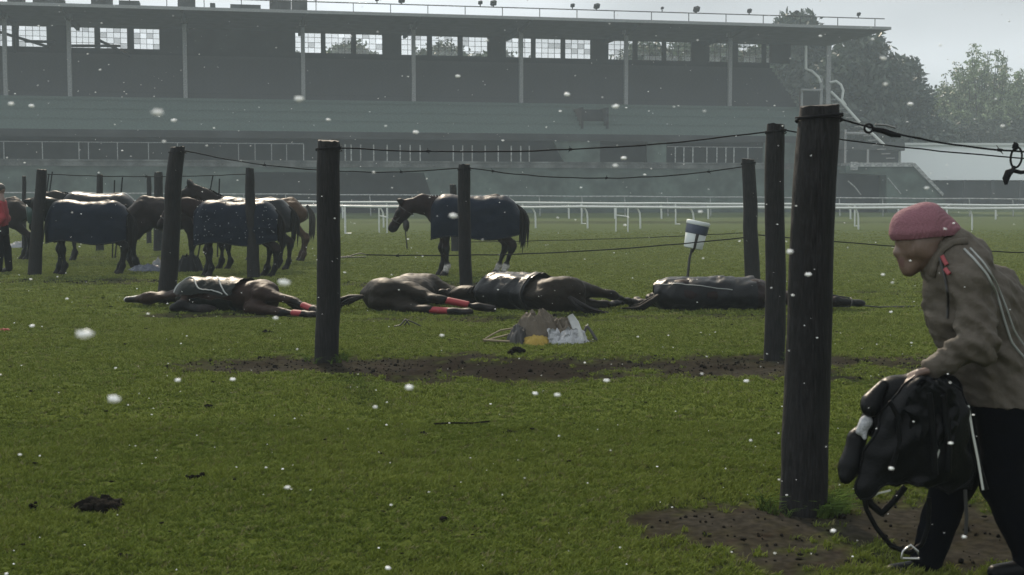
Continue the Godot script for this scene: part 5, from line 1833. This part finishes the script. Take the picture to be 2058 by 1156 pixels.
func make_tack() -> void:
	var g := ground(1100, 688)
	var s := FOCAL / -g.z
	var X := func(px: float, up: float, dz: float) -> Vector3: return Vector3((px - 1100.0) / s, (688.0 - up) / s, dz)
	cloth_heap("saddle_pad", "brown striped rolled pad on top of the tack heap", "saddle pad", g + X.call(1082, 688, -0.1), Vector3(0.32, 0.35, 0.26), MT.brown_cloth, 0.22, 5.0)
	cloth_heap("cloth", "yellow cloth under the brown striped pad", "cloth", g + X.call(1078, 688, 0.16), Vector3(0.19, 0.1, 0.13), MT.yellow_cloth, 0.2, 15.0)
	cloth_heap("cloth", "crumpled white cloth with bluish folds right of the yellow cloth", "cloth", g + X.call(1145, 688, 0.14), Vector3(0.2, 0.15, 0.14), MT.white_cloth, 0.4, 25.0)
	cloth_heap("cloth", "dark folded cloth at the left of the tack heap", "cloth", g + X.call(1040, 688, 0.08), Vector3(0.12, 0.2, 0.15), MT.dark_strap, 0.25, 35.0)
	cloth_heap("cloth", "brown folded cloth right of the striped pad", "cloth", g + X.call(1130, 688, -0.08), Vector3(0.26, 0.24, 0.2), MT.brown_cloth, 0.35, 45.0)
	var b := MB.new()
	b.tube([X.call(1146, 634, -0.05), X.call(1155, 650, 0.0), X.call(1168, 684, 0.22)], [0.035, 0.05, 0.045], 8, 0.3, Vector3.BACK)
	var o := part("strap_end", b, MT.dull_white)
	o.position = stood(g)
	tag(o, "wide pale strap leaning down the right side of the tack heap", "strap")
	for q in [[1158.0, 684.0, 0.2, 0.16, 0.9, MT.white_cloth, "flat white sheet propped at the right of the tack heap"], [1118.0, 676.0, 0.22, 0.1, 0.5, MT.white_cloth, "small white sheet between the yellow cloth and the right-hand sheet"]]:
		b = MB.new()
		var ww: float = q[3]
		b.sheet(14, 12, func(i: float, j: float) -> Vector3: return Vector3((i - 0.5) * 2.0 * ww * (1.0 - 0.3 * j), j * 0.16 + 0.03 * noise_a.get_noise_2d(i * 30.0, j * 20.0 + ww * 90.0), -j * 0.1 + 0.05 * noise_b.get_noise_2d(i * 22.0 + ww * 50.0, j * 22.0)))
		o = part("cloth", b, q[5])
		o.position = stood(g + X.call(q[0], q[1] + 4.0, q[2]) * Vector3(1, 0, 1))
		o.rotation = Vector3(0, 0.4, 0.25 - q[4] * 0.5)
		tag(o, q[6], "cloth")
	straps("stick", "thin pale stick left of the tack heap, middle of three", "stick", g, [[X.call(1040, 668, 0), X.call(1000, 676, 0.1), X.call(972, 683, 0.15)]], 0.011, MT.rope)
	straps("stick", "thin pale stick left of the tack heap, lowest of three", "stick", g, [[X.call(1035, 684, 0.15), X.call(1000, 682, 0.16), X.call(970, 680, 0.15)]], 0.012, MT.rope)
	straps("stick", "thin pale bent stick left of the tack heap, topmost of three", "stick", g, [[X.call(1030, 662, -0.1), X.call(1005, 664, 0.0), X.call(975, 679, 0.1)]], 0.01, MT.rope)
	straps("strap", "dark leather strap arching up right of the tack heap", "strap", g, [[X.call(1170, 680, 0.0), X.call(1180, 655, -0.05), X.call(1190, 668, 0.0), X.call(1200, 685, 0.05)]], 0.018, MT.dark_strap, 0.5)
	straps("strap", "dark leather strap lying flat right of the tack heap", "strap", g, [[X.call(1160, 672, 0.1), X.call(1185, 684, 0.1), X.call(1200, 686, 0.1)]], 0.018, MT.dark_strap, 0.5)
	straps("cord", "thin pale cord lying on the grass right of the tack heap", "cord", g, [[X.call(1170, 687, 0.2), X.call(1200, 687, 0.18), X.call(1242, 685.5, 0.1)]], 0.009, MT.rope)
	# left group's gear
	g = ground(330, 546)
	cloth_heap("saddle_cloth", "blue and dark saddle cloth on the ground under the horses", "saddle cloth", ground(296, 545), Vector3(0.42, 0.16, 0.25), MT.bucket_blue, 0.25, 55.0)
	cloth_heap("saddle_cloth", "small pale cloth lying on the dark saddle cloth", "saddle cloth", ground(318, 541), Vector3(0.16, 0.24, 0.2), MT.grey_rug, 0.2, 60.0)
	cloth_heap("saddle", "dark saddle on the ground beside the leaning left post", "saddle", ground(380, 546), Vector3(0.28, 0.42, 0.22), MT.leather, 0.25, 65.0)
	cloth_heap("blanket", "pale grey blanket on the grass beside the person in red", "blanket", ground(42, 498), Vector3(0.42, 0.2, 0.3), MT.grey_rug, 0.25, 75.0)
	# rope lying by the thick post, and other litter
	g = ground(720, 519)
	straps("rope", "dark frayed rope end on the grass right of the thick post", "rope", g, [[Vector3(-0.5, 0.03, 0.2), Vector3(-0.2, 0.05, 0), Vector3(0.05, 0.12, 0), Vector3(0.25, 0.06, 0.02)], [Vector3(-0.55, 0.02, 0.3), Vector3(-0.1, 0.03, 0.2), Vector3(0.2, 0.03, 0.1)]], 0.013, MT.dark_strap)
	g = ground(815, 658)
	straps("strap", "dark wiry strap lying on the grass in front of the red-bandaged horse", "strap", g, [[Vector3(-0.14, 0.01, 0), Vector3(-0.06, 0.03, 0.02), Vector3(0.0, 0.1, 0), Vector3(0.05, 0.03, 0)], [Vector3(-0.02, 0.02, 0), Vector3(0.03, 0.09, 0.02), Vector3(0.1, 0.06, 0), Vector3(0.19, 0.015, 0)]], 0.009, MT.dark_strap)
	g = ground(935, 857)
	straps("twig", "thin dark twig on the grass between the droppings", "twig", g, [[Vector3(-0.22, 0.012, 0), Vector3(-0.1, 0.02, 0.01), Vector3(0.05, 0.016, 0), Vector3(0.17, 0.03, 0)]], 0.006, MT.soil)
	g = ground(6, 664)
	cloth_heap("rag", "scrap of red cloth on the grass at the left edge", "rag", g, Vector3(0.09, 0.03, 0.07), MT.red_cloth, 0.5, 85.0)
	# bucket on a stick
	g = ground(1378, 584)
	var t := thing("bucket_on_stick", "white and dark blue bucket tilted on top of a thin stick", "bucket", stood(g))
	var d := -g.z
	var foot := Vector3.ZERO
	var neck := at(1393, 498, d) - g
	var lid := at(1404, 446, d) - g
	var ax := (lid - neck).normalized()
	b = MB.new()
	b.tube([foot - Vector3(0, 0.1, 0), at(1386, 520, d) - g, neck + ax * 0.3], [0.024, 0.022, 0.02], 8)
	part("stick", b, MT.dark_strap, t)
	var r := 22.0 / (FOCAL / d)
	b = MB.new()
	b.tube([neck - ax * 0.02, neck, lid - ax * 0.2], [r * 0.7, r * 0.86, r * 0.97], 22)
	part("bucket", b, MT.bucket_white, t)
	b = MB.new()
	b.tube([lid - ax * 0.21, lid - ax * 0.2, lid - ax * 0.06, lid - ax * 0.055], [r * 0.97, r * 1.02, r * 1.05, r], 22)
	part("blue_band", b, MT.bucket_blue, t)
	b = MB.new()
	b.tube([lid - ax * 0.06, lid - ax * 0.055, lid + ax * 0.0, lid + ax * 0.01], [r, r * 1.1, r * 1.1, r * 0.95], 22)
	part("lid", b, MT.bucket_white, t)
	b = MB.new()
	b.tube([neck - ax * 0.08, neck + Vector3(0, 0, r * 0.9), lid - ax * 0.2 + Vector3(0, 0, r * 1.0)], [0.02, 0.022, 0.03], 6, 0.4, Vector3.BACK)
	part("bracket", b, MT.dark_strap, t)

func droppings(px: float, py: float, w: float, h: float, n: int, label: String) -> void:
	var g := ground(px, py)
	var s := FOCAL / -g.z
	var b := MB.new()
	for k in n:
		var u := rng.randfn() * 0.26
		var p := Vector3(u * w / s, 0, rng.randfn() * 0.2 * w / s)
		var hh := h / s * maxf(0.25, 1.0 - absf(u) * 1.7)
		var r := rng.randf_range(0.5, 1.0) * minf(h, w * 0.35) / s * 0.5
		b.blob(p + Vector3(0, rng.randf() * hh * 0.6 + r * 0.2, 0), Vector3(r * 1.25, r * 0.85, r), 0.7, noise_a, 2.2, 9, 7, Basis(Vector3.UP, rng.randf() * 6.0))
	var o := part("horse_dropping", b, MT.soil)
	o.position = stood(g)
	tag(o, label, "dropping")

func make_litter() -> void:
	droppings(195, 1020, 92, 28, 60, "large dark mound of droppings on the grass at lower left")
	droppings(68, 1022, 24, 20, 12, "small dark clod left of the large mound of droppings")
	droppings(420, 820, 28, 10, 14, "dark droppings on the grass below the thick middle-left post")
	droppings(396, 964, 30, 14, 12, "greyish clod on the grass right above the large mound")
	droppings(847, 872, 20, 14, 10, "dark clod at the left end of the thin twig")
	droppings(1022, 875, 18, 20, 9, "upright dark clod right of the thin twig")
	droppings(1049, 890, 12, 8, 6, "tiny clod just right of the upright clod")
	droppings(1040, 711, 34, 20, 16, "dark peaked clod below the tack heap at the mud's edge")
	droppings(540, 670, 30, 8, 8, "flat pale-dark clod left of the thick post")
	droppings(252, 1124, 24, 10, 8, "dark clod near the bottom edge, the left one")
	droppings(410, 1148, 22, 10, 8, "dark clod near the bottom edge, the right one")
	droppings(1218, 1004, 16, 8, 7, "small clod on open grass left of the muddy patch")
	droppings(735, 960, 14, 6, 5, "tiny clod on the middle of the open grass")

func make_snow() -> void:
	var shapes := []
	for k in 5:
		var b := MB.new()
		b.blob(Vector3(k, 0, 0), Vector3(1, 0.75, 0.8), 0.9, noise_a, 1.6, 9, 7)
		for i in b.v.size():
			b.v[i] -= Vector3(k, 0, 0)
		shapes.append(b.mesh())
	var n := 0
	var put := func(p: Vector3, r: float) -> void:
		var o := part("snowflake", shapes[n % 5], MT.snow)
		o.transform = Transform3D(Basis.from_euler(Vector3(rng.randf() - 0.5, rng.randf() * 6, 0.35 + rng.randfn() * 0.35)).scaled(Vector3(1.45, 0.8, 1) * r), p)
		tag(o, "white snowflake falling through the air", "snowflake", "snowflakes in the air")
	# the large ones close by
	for q in [[172.0, 672.0, 1.25, 0.0062], [228, 802, 1.5, 0.006], [570, 568, 1.6, 0.0058], [315, 226, 1.5, 0.005], [602, 199, 1.9, 0.0052], [910, 434, 2.1, 0.0058], [823, 779, 2.0, 0.0058], [1220, 765, 3.0, 0.0058], [358, 764, 2.8, 0.0056], [63, 213, 3.0, 0.0058], [1140, 190, 3.0, 0.0062], [1624, 552, 3.0, 0.0062], [1588, 506, 2.2, 0.0052], [1238, 214, 2.6, 0.0056], [835, 266, 3.2, 0.006], [1775, 117, 2.6, 0.005], [1076, 791, 3.0, 0.0056], [1830, 209, 3.2, 0.006], [468, 763, 3.2, 0.006], [1500, 766, 3.4, 0.006], [1120, 794, 2.6, 0.005], [1792, 942, 3.0, 0.0056], [1675, 1067, 3.0, 0.0056], [780, 1142, 2.8, 0.0056], [65, 655, 3.6, 0.006], [1254, 318, 3.4, 0.0062], [350, 242, 3.4, 0.006], [920, 153, 3.8, 0.006]]:
		put.call(at(q[0], q[1], q[2]), q[3])
		n += 1
	while n < 296:
		var d := lerpf(2.4, 10.0, pow(rng.randf(), 0.85))
		var px := rng.randf_range(-60.0, 2118.0)
		var py := rng.randf_range(-40.0, 1200.0)
		var p := at(px, py, d)
		if p.y < 0.05:
			continue
		put.call(p, rng.randf_range(0.002, 0.0046))
		n += 1
	# the countless finer flakes farther off
	var xf := []
	var tints := []
	for i in 1100:
		var d := lerpf(3.5, 16.0, rng.randf())
		var p := at(rng.randf_range(-150.0, 2208.0), rng.randf_range(-60.0, 1150.0), d)
		if p.y > 0.05:
			xf.append(Transform3D(Basis.from_euler(Vector3(rng.randf(), rng.randf() * 6, 0.4)).scaled(Vector3(1.5, 0.8, 1) * rng.randf_range(0.0011, 0.0026)), p))
			tints.append(Color(1, 1, 1))
	copies("snowfall", shapes[0], MT.snow, xf, tints)

func make_posts() -> void:
	var big := timber_post(Vector2(1650, 213), Vector2(1612, 1026), 82, 98, "thickest timber post, nearest, beside the person in the pink beanie")
	bind_wire(big, 1.97, 0.115)
	var p2 := timber_post(Vector2(660, 283), Vector2(658, 722), 46, 49, "thick timber post standing alone in the second row, left of middle")
	bind_wire(p2, 2.05, 0.125)
	var p3 := timber_post(Vector2(1558, 250), Vector2(1556, 722), 37, 43, "timber post just left of the thickest post")
	bind_wire(p3, 2.2, 0.1)
	var p4 := timber_post(Vector2(357, 296), Vector2(334, 604), 30, 38, "leaning timber post behind the head of the white-nosed lying horse")
	bind_wire(p4, 2.24, 0.13)
	var p5 := timber_post(Vector2(932, 331), Vector2(937, 608), 25, 26, "slim timber post in front of the lone standing horse")
	bind_wire(p5, 1.96, 0.1)
	var p6 := timber_post(Vector2(1505, 320), Vector2(1514, 588), 27, 31, "timber post leaning behind the black-rugged lying horse")
	bind_wire(p6, 2.1, 0.12)
	timber_post(Vector2(83, 341), Vector2(70, 553), 20, 27, "leaning timber post in front of the teal-hooded horse")
	timber_post(Vector2(501, 338), Vector2(511, 558), 17, 27, "timber post in front of the speckled rug")
	timber_post(Vector2(200, 351), Vector2(200, 504), 12, 16, "far timber post behind the teal-hooded horse's rump")
	timber_post(Vector2(318, 346), Vector2(318, 505), 17, 18, "far timber post left of the leaning left post")
	timber_post(Vector2(299, 356), Vector2(299, 490), 9, 10, "thin far post left of another far post")
	timber_post(Vector2(910, 371), Vector2(914, 505), 14, 15, "short far post peeping out left of the slim middle post")
	timber_post(Vector2(48, 354), Vector2(48, 500), 8, 9, "thin far post left of the leftmost leaning post")
	for q in [[105.0, 345.0, 98.0, 395.0, "left rod of a leaning pair near the leftmost post"], [98.0, 350.0, 92.0, 398.0, "right rod of a leaning pair near the leftmost post"], [246.0, 356.0, 242.0, 400.0, "leaning rod behind the horses' backs, left of the far post"], [428.0, 352.0, 420.0, 395.0, "leaning rod above the raised horse's neck"], [441.0, 359.0, 440.0, 395.0, "upright rod above the raised horse's neck"], [230.0, 362.0, 229.0, 398.0, "short upright rod behind the horses' backs"]]:
		var a := at(q[0], q[1], 33.0)
		var e := at(q[2], q[3], 33.0)
		var k := e.y / maxf(a.y - e.y, 0.1)
		var b := MB.new()
		b.tube([Vector3(e.x - (a.x - e.x) * k, 0, -33.0), a], [0.02, 0.017], 6)
		var o := part("iron_rod", b, MT.wire)
		tag(o, q[4], "rod")
	# taller grass left standing round the feet of the posts
	var blade := MB.new()
	for k in 10:
		var a := rng.randf() * TAU
		var lean := Vector3(rng.randfn() * 0.35, 1, rng.randfn() * 0.35) * rng.randf_range(0.06, 0.13)
		var o := Vector3(cos(a), 0, sin(a)) * 0.02
		blade.tube([o, o + lean * 0.6, o + lean + Vector3(lean.x, -0.02, lean.z)], [0.003, 0.0025, 0.0006], 3)
	var wx := []
	var wt := []
	for q in [[big, 0.14, 46], [p2, 0.14, 12], [p3, 0.13, 10], [p4, 0.17, 16], [p5, 0.12, 12], [p6, 0.14, 14]]:
		for k in int(q[2]):
			var a := rng.randf_range(-0.9, 1.2) if rng.randf() < 0.6 else rng.randf() * TAU
			var p: Vector3 = q[0].position + Vector3(cos(a), 0, sin(a)) * float(q[1]) * rng.randf_range(0.9, 1.6)
			wx.append(Transform3D(Basis(Vector3.UP, rng.randf() * TAU).scaled(Vector3.ONE * rng.randf_range(0.5, 1.1)), stood(p)))
			wt.append(Color(0.07, 0.11, 0.025) * rng.randf_range(0.7, 1.4))
	copies("long_grass", blade.mesh(), MT.grass, wx, wt)
	# top wires
	var d1 := -ground(1612, 1026).z
	var d2 := -ground(658, 722).z
	var d3 := -ground(937, 608).z
	wire(at(1688, 239, d1), at(2240, 306, d1), 0.06, 0.0065, "thick top wire running right from the thickest post", [0.62], "wire", 0.004)
	# its strainer: a ring and an eye bolt on the wire
	var c := at(1746, 258, d1)
	var t := thing("wire_strainer", "small ring and eye bolt tightening the wire at the thickest post", "strainer", c)
	var b := MB.new()
	var ring := []
	for k in 17:
		ring.append(Vector3(cos(TAU * k / 16) * 0.021, sin(TAU * k / 16) * 0.021, 0))
	b.tube(ring, [0.006], 6)
	part("ring", b, MT.wire, t)
	b = MB.new()
	b.tube([Vector3(0.02, -0.004, 0), Vector3(0.07, -0.012, 0), Vector3(0.12, -0.03, 0.0), Vector3(0.16, -0.036, 0)], [0.011, 0.014, 0.015, 0.009], 8)
	part("bolt", b, MT.wire, t)
	b = MB.new()
	b.tube([Vector3(0.03, 0.018, 0.01), Vector3(0.08, 0.016, 0.01), Vector3(0.13, 0.002, 0.01)], [0.009], 6, 0.5)
	part("tape", b, MT.dull_white, t)
	# a hanging ring and strap near the right edge
	c = at(2041, 294, d1)
	t = thing("tie_ring", "iron tie ring and strap hanging from the wire at the right edge", "ring", c)
	b = MB.new()
	b.blob(Vector3.ZERO, Vector3(0.016, 0.02, 0.016), 0.4, noise_a)
	part("knot", b, MT.wire, t)
	b = MB.new()
	ring = []
	for k in 25:
		ring.append(Vector3(cos(TAU * k / 24) * 0.028 + 0.006, sin(TAU * k / 24) * 0.05 - 0.056, 0.01 * sin(TAU * k / 24)))
	b.tube(ring, [0.0055], 6)
	part("ring", b, MT.wire, t)
	b = MB.new()
	b.tube([Vector3(-0.005, -0.1, 0), Vector3(-0.012, -0.118, 0.01), Vector3(-0.03, -0.13, 0), Vector3(-0.042, -0.16, 0), Vector3(-0.045, -0.19, 0.01)], [0.01, 0.014, 0.022, 0.02, 0.008], 8, 0.7)
	b.tube([Vector3(-0.012, -0.12, 0), Vector3(0.03, -0.13, 0), Vector3(0.08, -0.125, 0.01)], [0.011, 0.01, 0.009], 6)
	part("strap", b, MT.wire, t)
	wire(at(1578, 262, d2), at(2520, 322, d2), 0.12, 0.009, "second-row wire passing behind the thickest post to the right edge", [0.1])
	wire(at(682, 297, d2), at(1540, 265, d2), 0.1, 0.009, "second-row wire from the thick middle-left post to the right", [0.04, 0.22, 0.55])
	wire(at(371, 303, d3), at(921, 338, d3), 0.16, 0.011, "third-row wire sagging from the leaning post to the slim middle post", [0.3, 0.8])
	wire(at(945, 338, d3), at(1493, 335, d3), 0.16, 0.011, "third-row wire sagging from the slim middle post to the right", [0.1, 0.5, 0.9])
	wire(at(95, 350, 26.0), at(494, 350, 26.0), 0.05, 0.012, "fourth-row wire above the left horses", [0.5])
	wire(at(736, 512, d3 + 0.3), at(1497, 477, d3 + 0.3), 0.1, 0.012, "low rope stretched across the grass to the leaning right post", [0.1], "rope_line")
	wire(at(945, 486, 24.0), at(1497, 468, 24.0), 0.03, 0.009, "faint low rope behind the other low rope", [], "rope_line")
	wire(at(1524, 472, d3), at(2200, 512, d3), 0.05, 0.011, "low rope running right behind the pink beanie", [], "rope_line")

func make_sky() -> Sky:
	var w := 512
	var h := 256
	var im := Image.create(w, h, false, Image.FORMAT_RGBF)
	var n := FastNoiseLite.new()
	n.seed = 77
	n.frequency = 1.3
	n.fractal_octaves = 5
	var sunward := Basis.from_euler(Vector3(deg_to_rad(-34), deg_to_rad(195), 0)).z
	for y in h:
		var e := (0.5 - (y + 0.5) / h) * PI
		for x in w:
			var a := (x + 0.5) / w * TAU
			var d := Vector3(cos(a) * cos(e), sin(e), sin(a) * cos(e))
			var k := d / (0.25 + maxf(d.y, 0.0))
			var c := n.get_noise_3d(k.x, k.y * 0.3, k.z)
			var l := 1.34 + 0.6 * c + 0.1 * clampf(d.y, 0, 1)
			l *= 0.5 + 0.62 * pow(0.5 + 0.5 * d.dot(sunward), 2.0)
			l = clampf(l, 0.4, 2.0)
			var col := Color(l * 0.935, l * 1.0, l * 1.04)
			if d.y < 0.0:
				col = Color(0.06, 0.07, 0.05)
			im.set_pixel(x, y, col)
	var m := PanoramaSkyMaterial.new()
	m.panorama = ImageTexture.create_from_image(im)
	m.energy_multiplier = 1.0
	var s := Sky.new()
	s.sky_material = m
	return s

func _ready() -> void:
	rng.seed = 20240
	noise_a.seed = 4
	noise_a.frequency = 0.1
	noise_a.fractal_octaves = 3
	noise_b.seed = 8
	noise_b.frequency = 0.1
	noise_b.fractal_octaves = 4
	# camera, sky, sun, exposure
	var cam := Camera3D.new()
	cam.name = "camera"
	cam.fov = rad_to_deg(2.0 * atan(578.0 / FOCAL))
	cam.near = 0.1
	cam.far = 3000.0
	var lens := CameraAttributesPhysical.new()
	lens.frustum_focal_length = 12.0 / (578.0 / FOCAL)
	lens.frustum_focus_distance = 16.0
	lens.exposure_aperture = 8.0
	lens.frustum_near = 0.1
	lens.frustum_far = 3000.0
	cam.attributes = lens
	cam.position = Vector3(0, EYE, 0)
	cam.rotation.x = -pitch
	add_child(cam)
	cam.current = true
	var env := Environment.new()
	env.background_mode = Environment.BG_SKY
	env.sky = make_sky()
	env.tonemap_mode = Environment.TONE_MAPPER_LINEAR
	env.tonemap_exposure = EXPOSURE
	env.ambient_light_source = Environment.AMBIENT_SOURCE_SKY
	env.sdfgi_enabled = true
	env.ssao_enabled = true
	env.ssil_enabled = true
	env.fog_enabled = true
	env.fog_density = 0.0012
	env.fog_light_color = Color(0.9, 0.97, 1.0)
	var we := WorldEnvironment.new()
	we.name = "world_environment"
	we.environment = env
	add_child(we)
	var sun := DirectionalLight3D.new()
	sun.name = "sun"
	sun.light_energy = SUN
	sun.light_color = Color(1.0, 0.93, 0.83)
	sun.light_angular_distance = 5.0
	sun.shadow_enabled = true
	sun.rotation_degrees = Vector3(-34, 195, 0)
	add_child(sun)
	var t0 := Time.get_ticks_msec()
	materials()
	make_ground()
	make_grass()
	print("ground ", Time.get_ticks_msec() - t0)
	make_grandstand()
	make_stair_tower()
	make_right_buildings()
	make_rails()
	make_trees()
	print("stand ", Time.get_ticks_msec() - t0)
	make_posts()
	make_horses()
	print("horses ", Time.get_ticks_msec() - t0)
	make_carrier()
	make_bystander()
	print("people ", Time.get_ticks_msec() - t0)
	make_tack()
	make_litter()
	make_snow()
	print("all ", Time.get_ticks_msec() - t0)

const EXPOSURE := 1.0
const SUN := 1.6
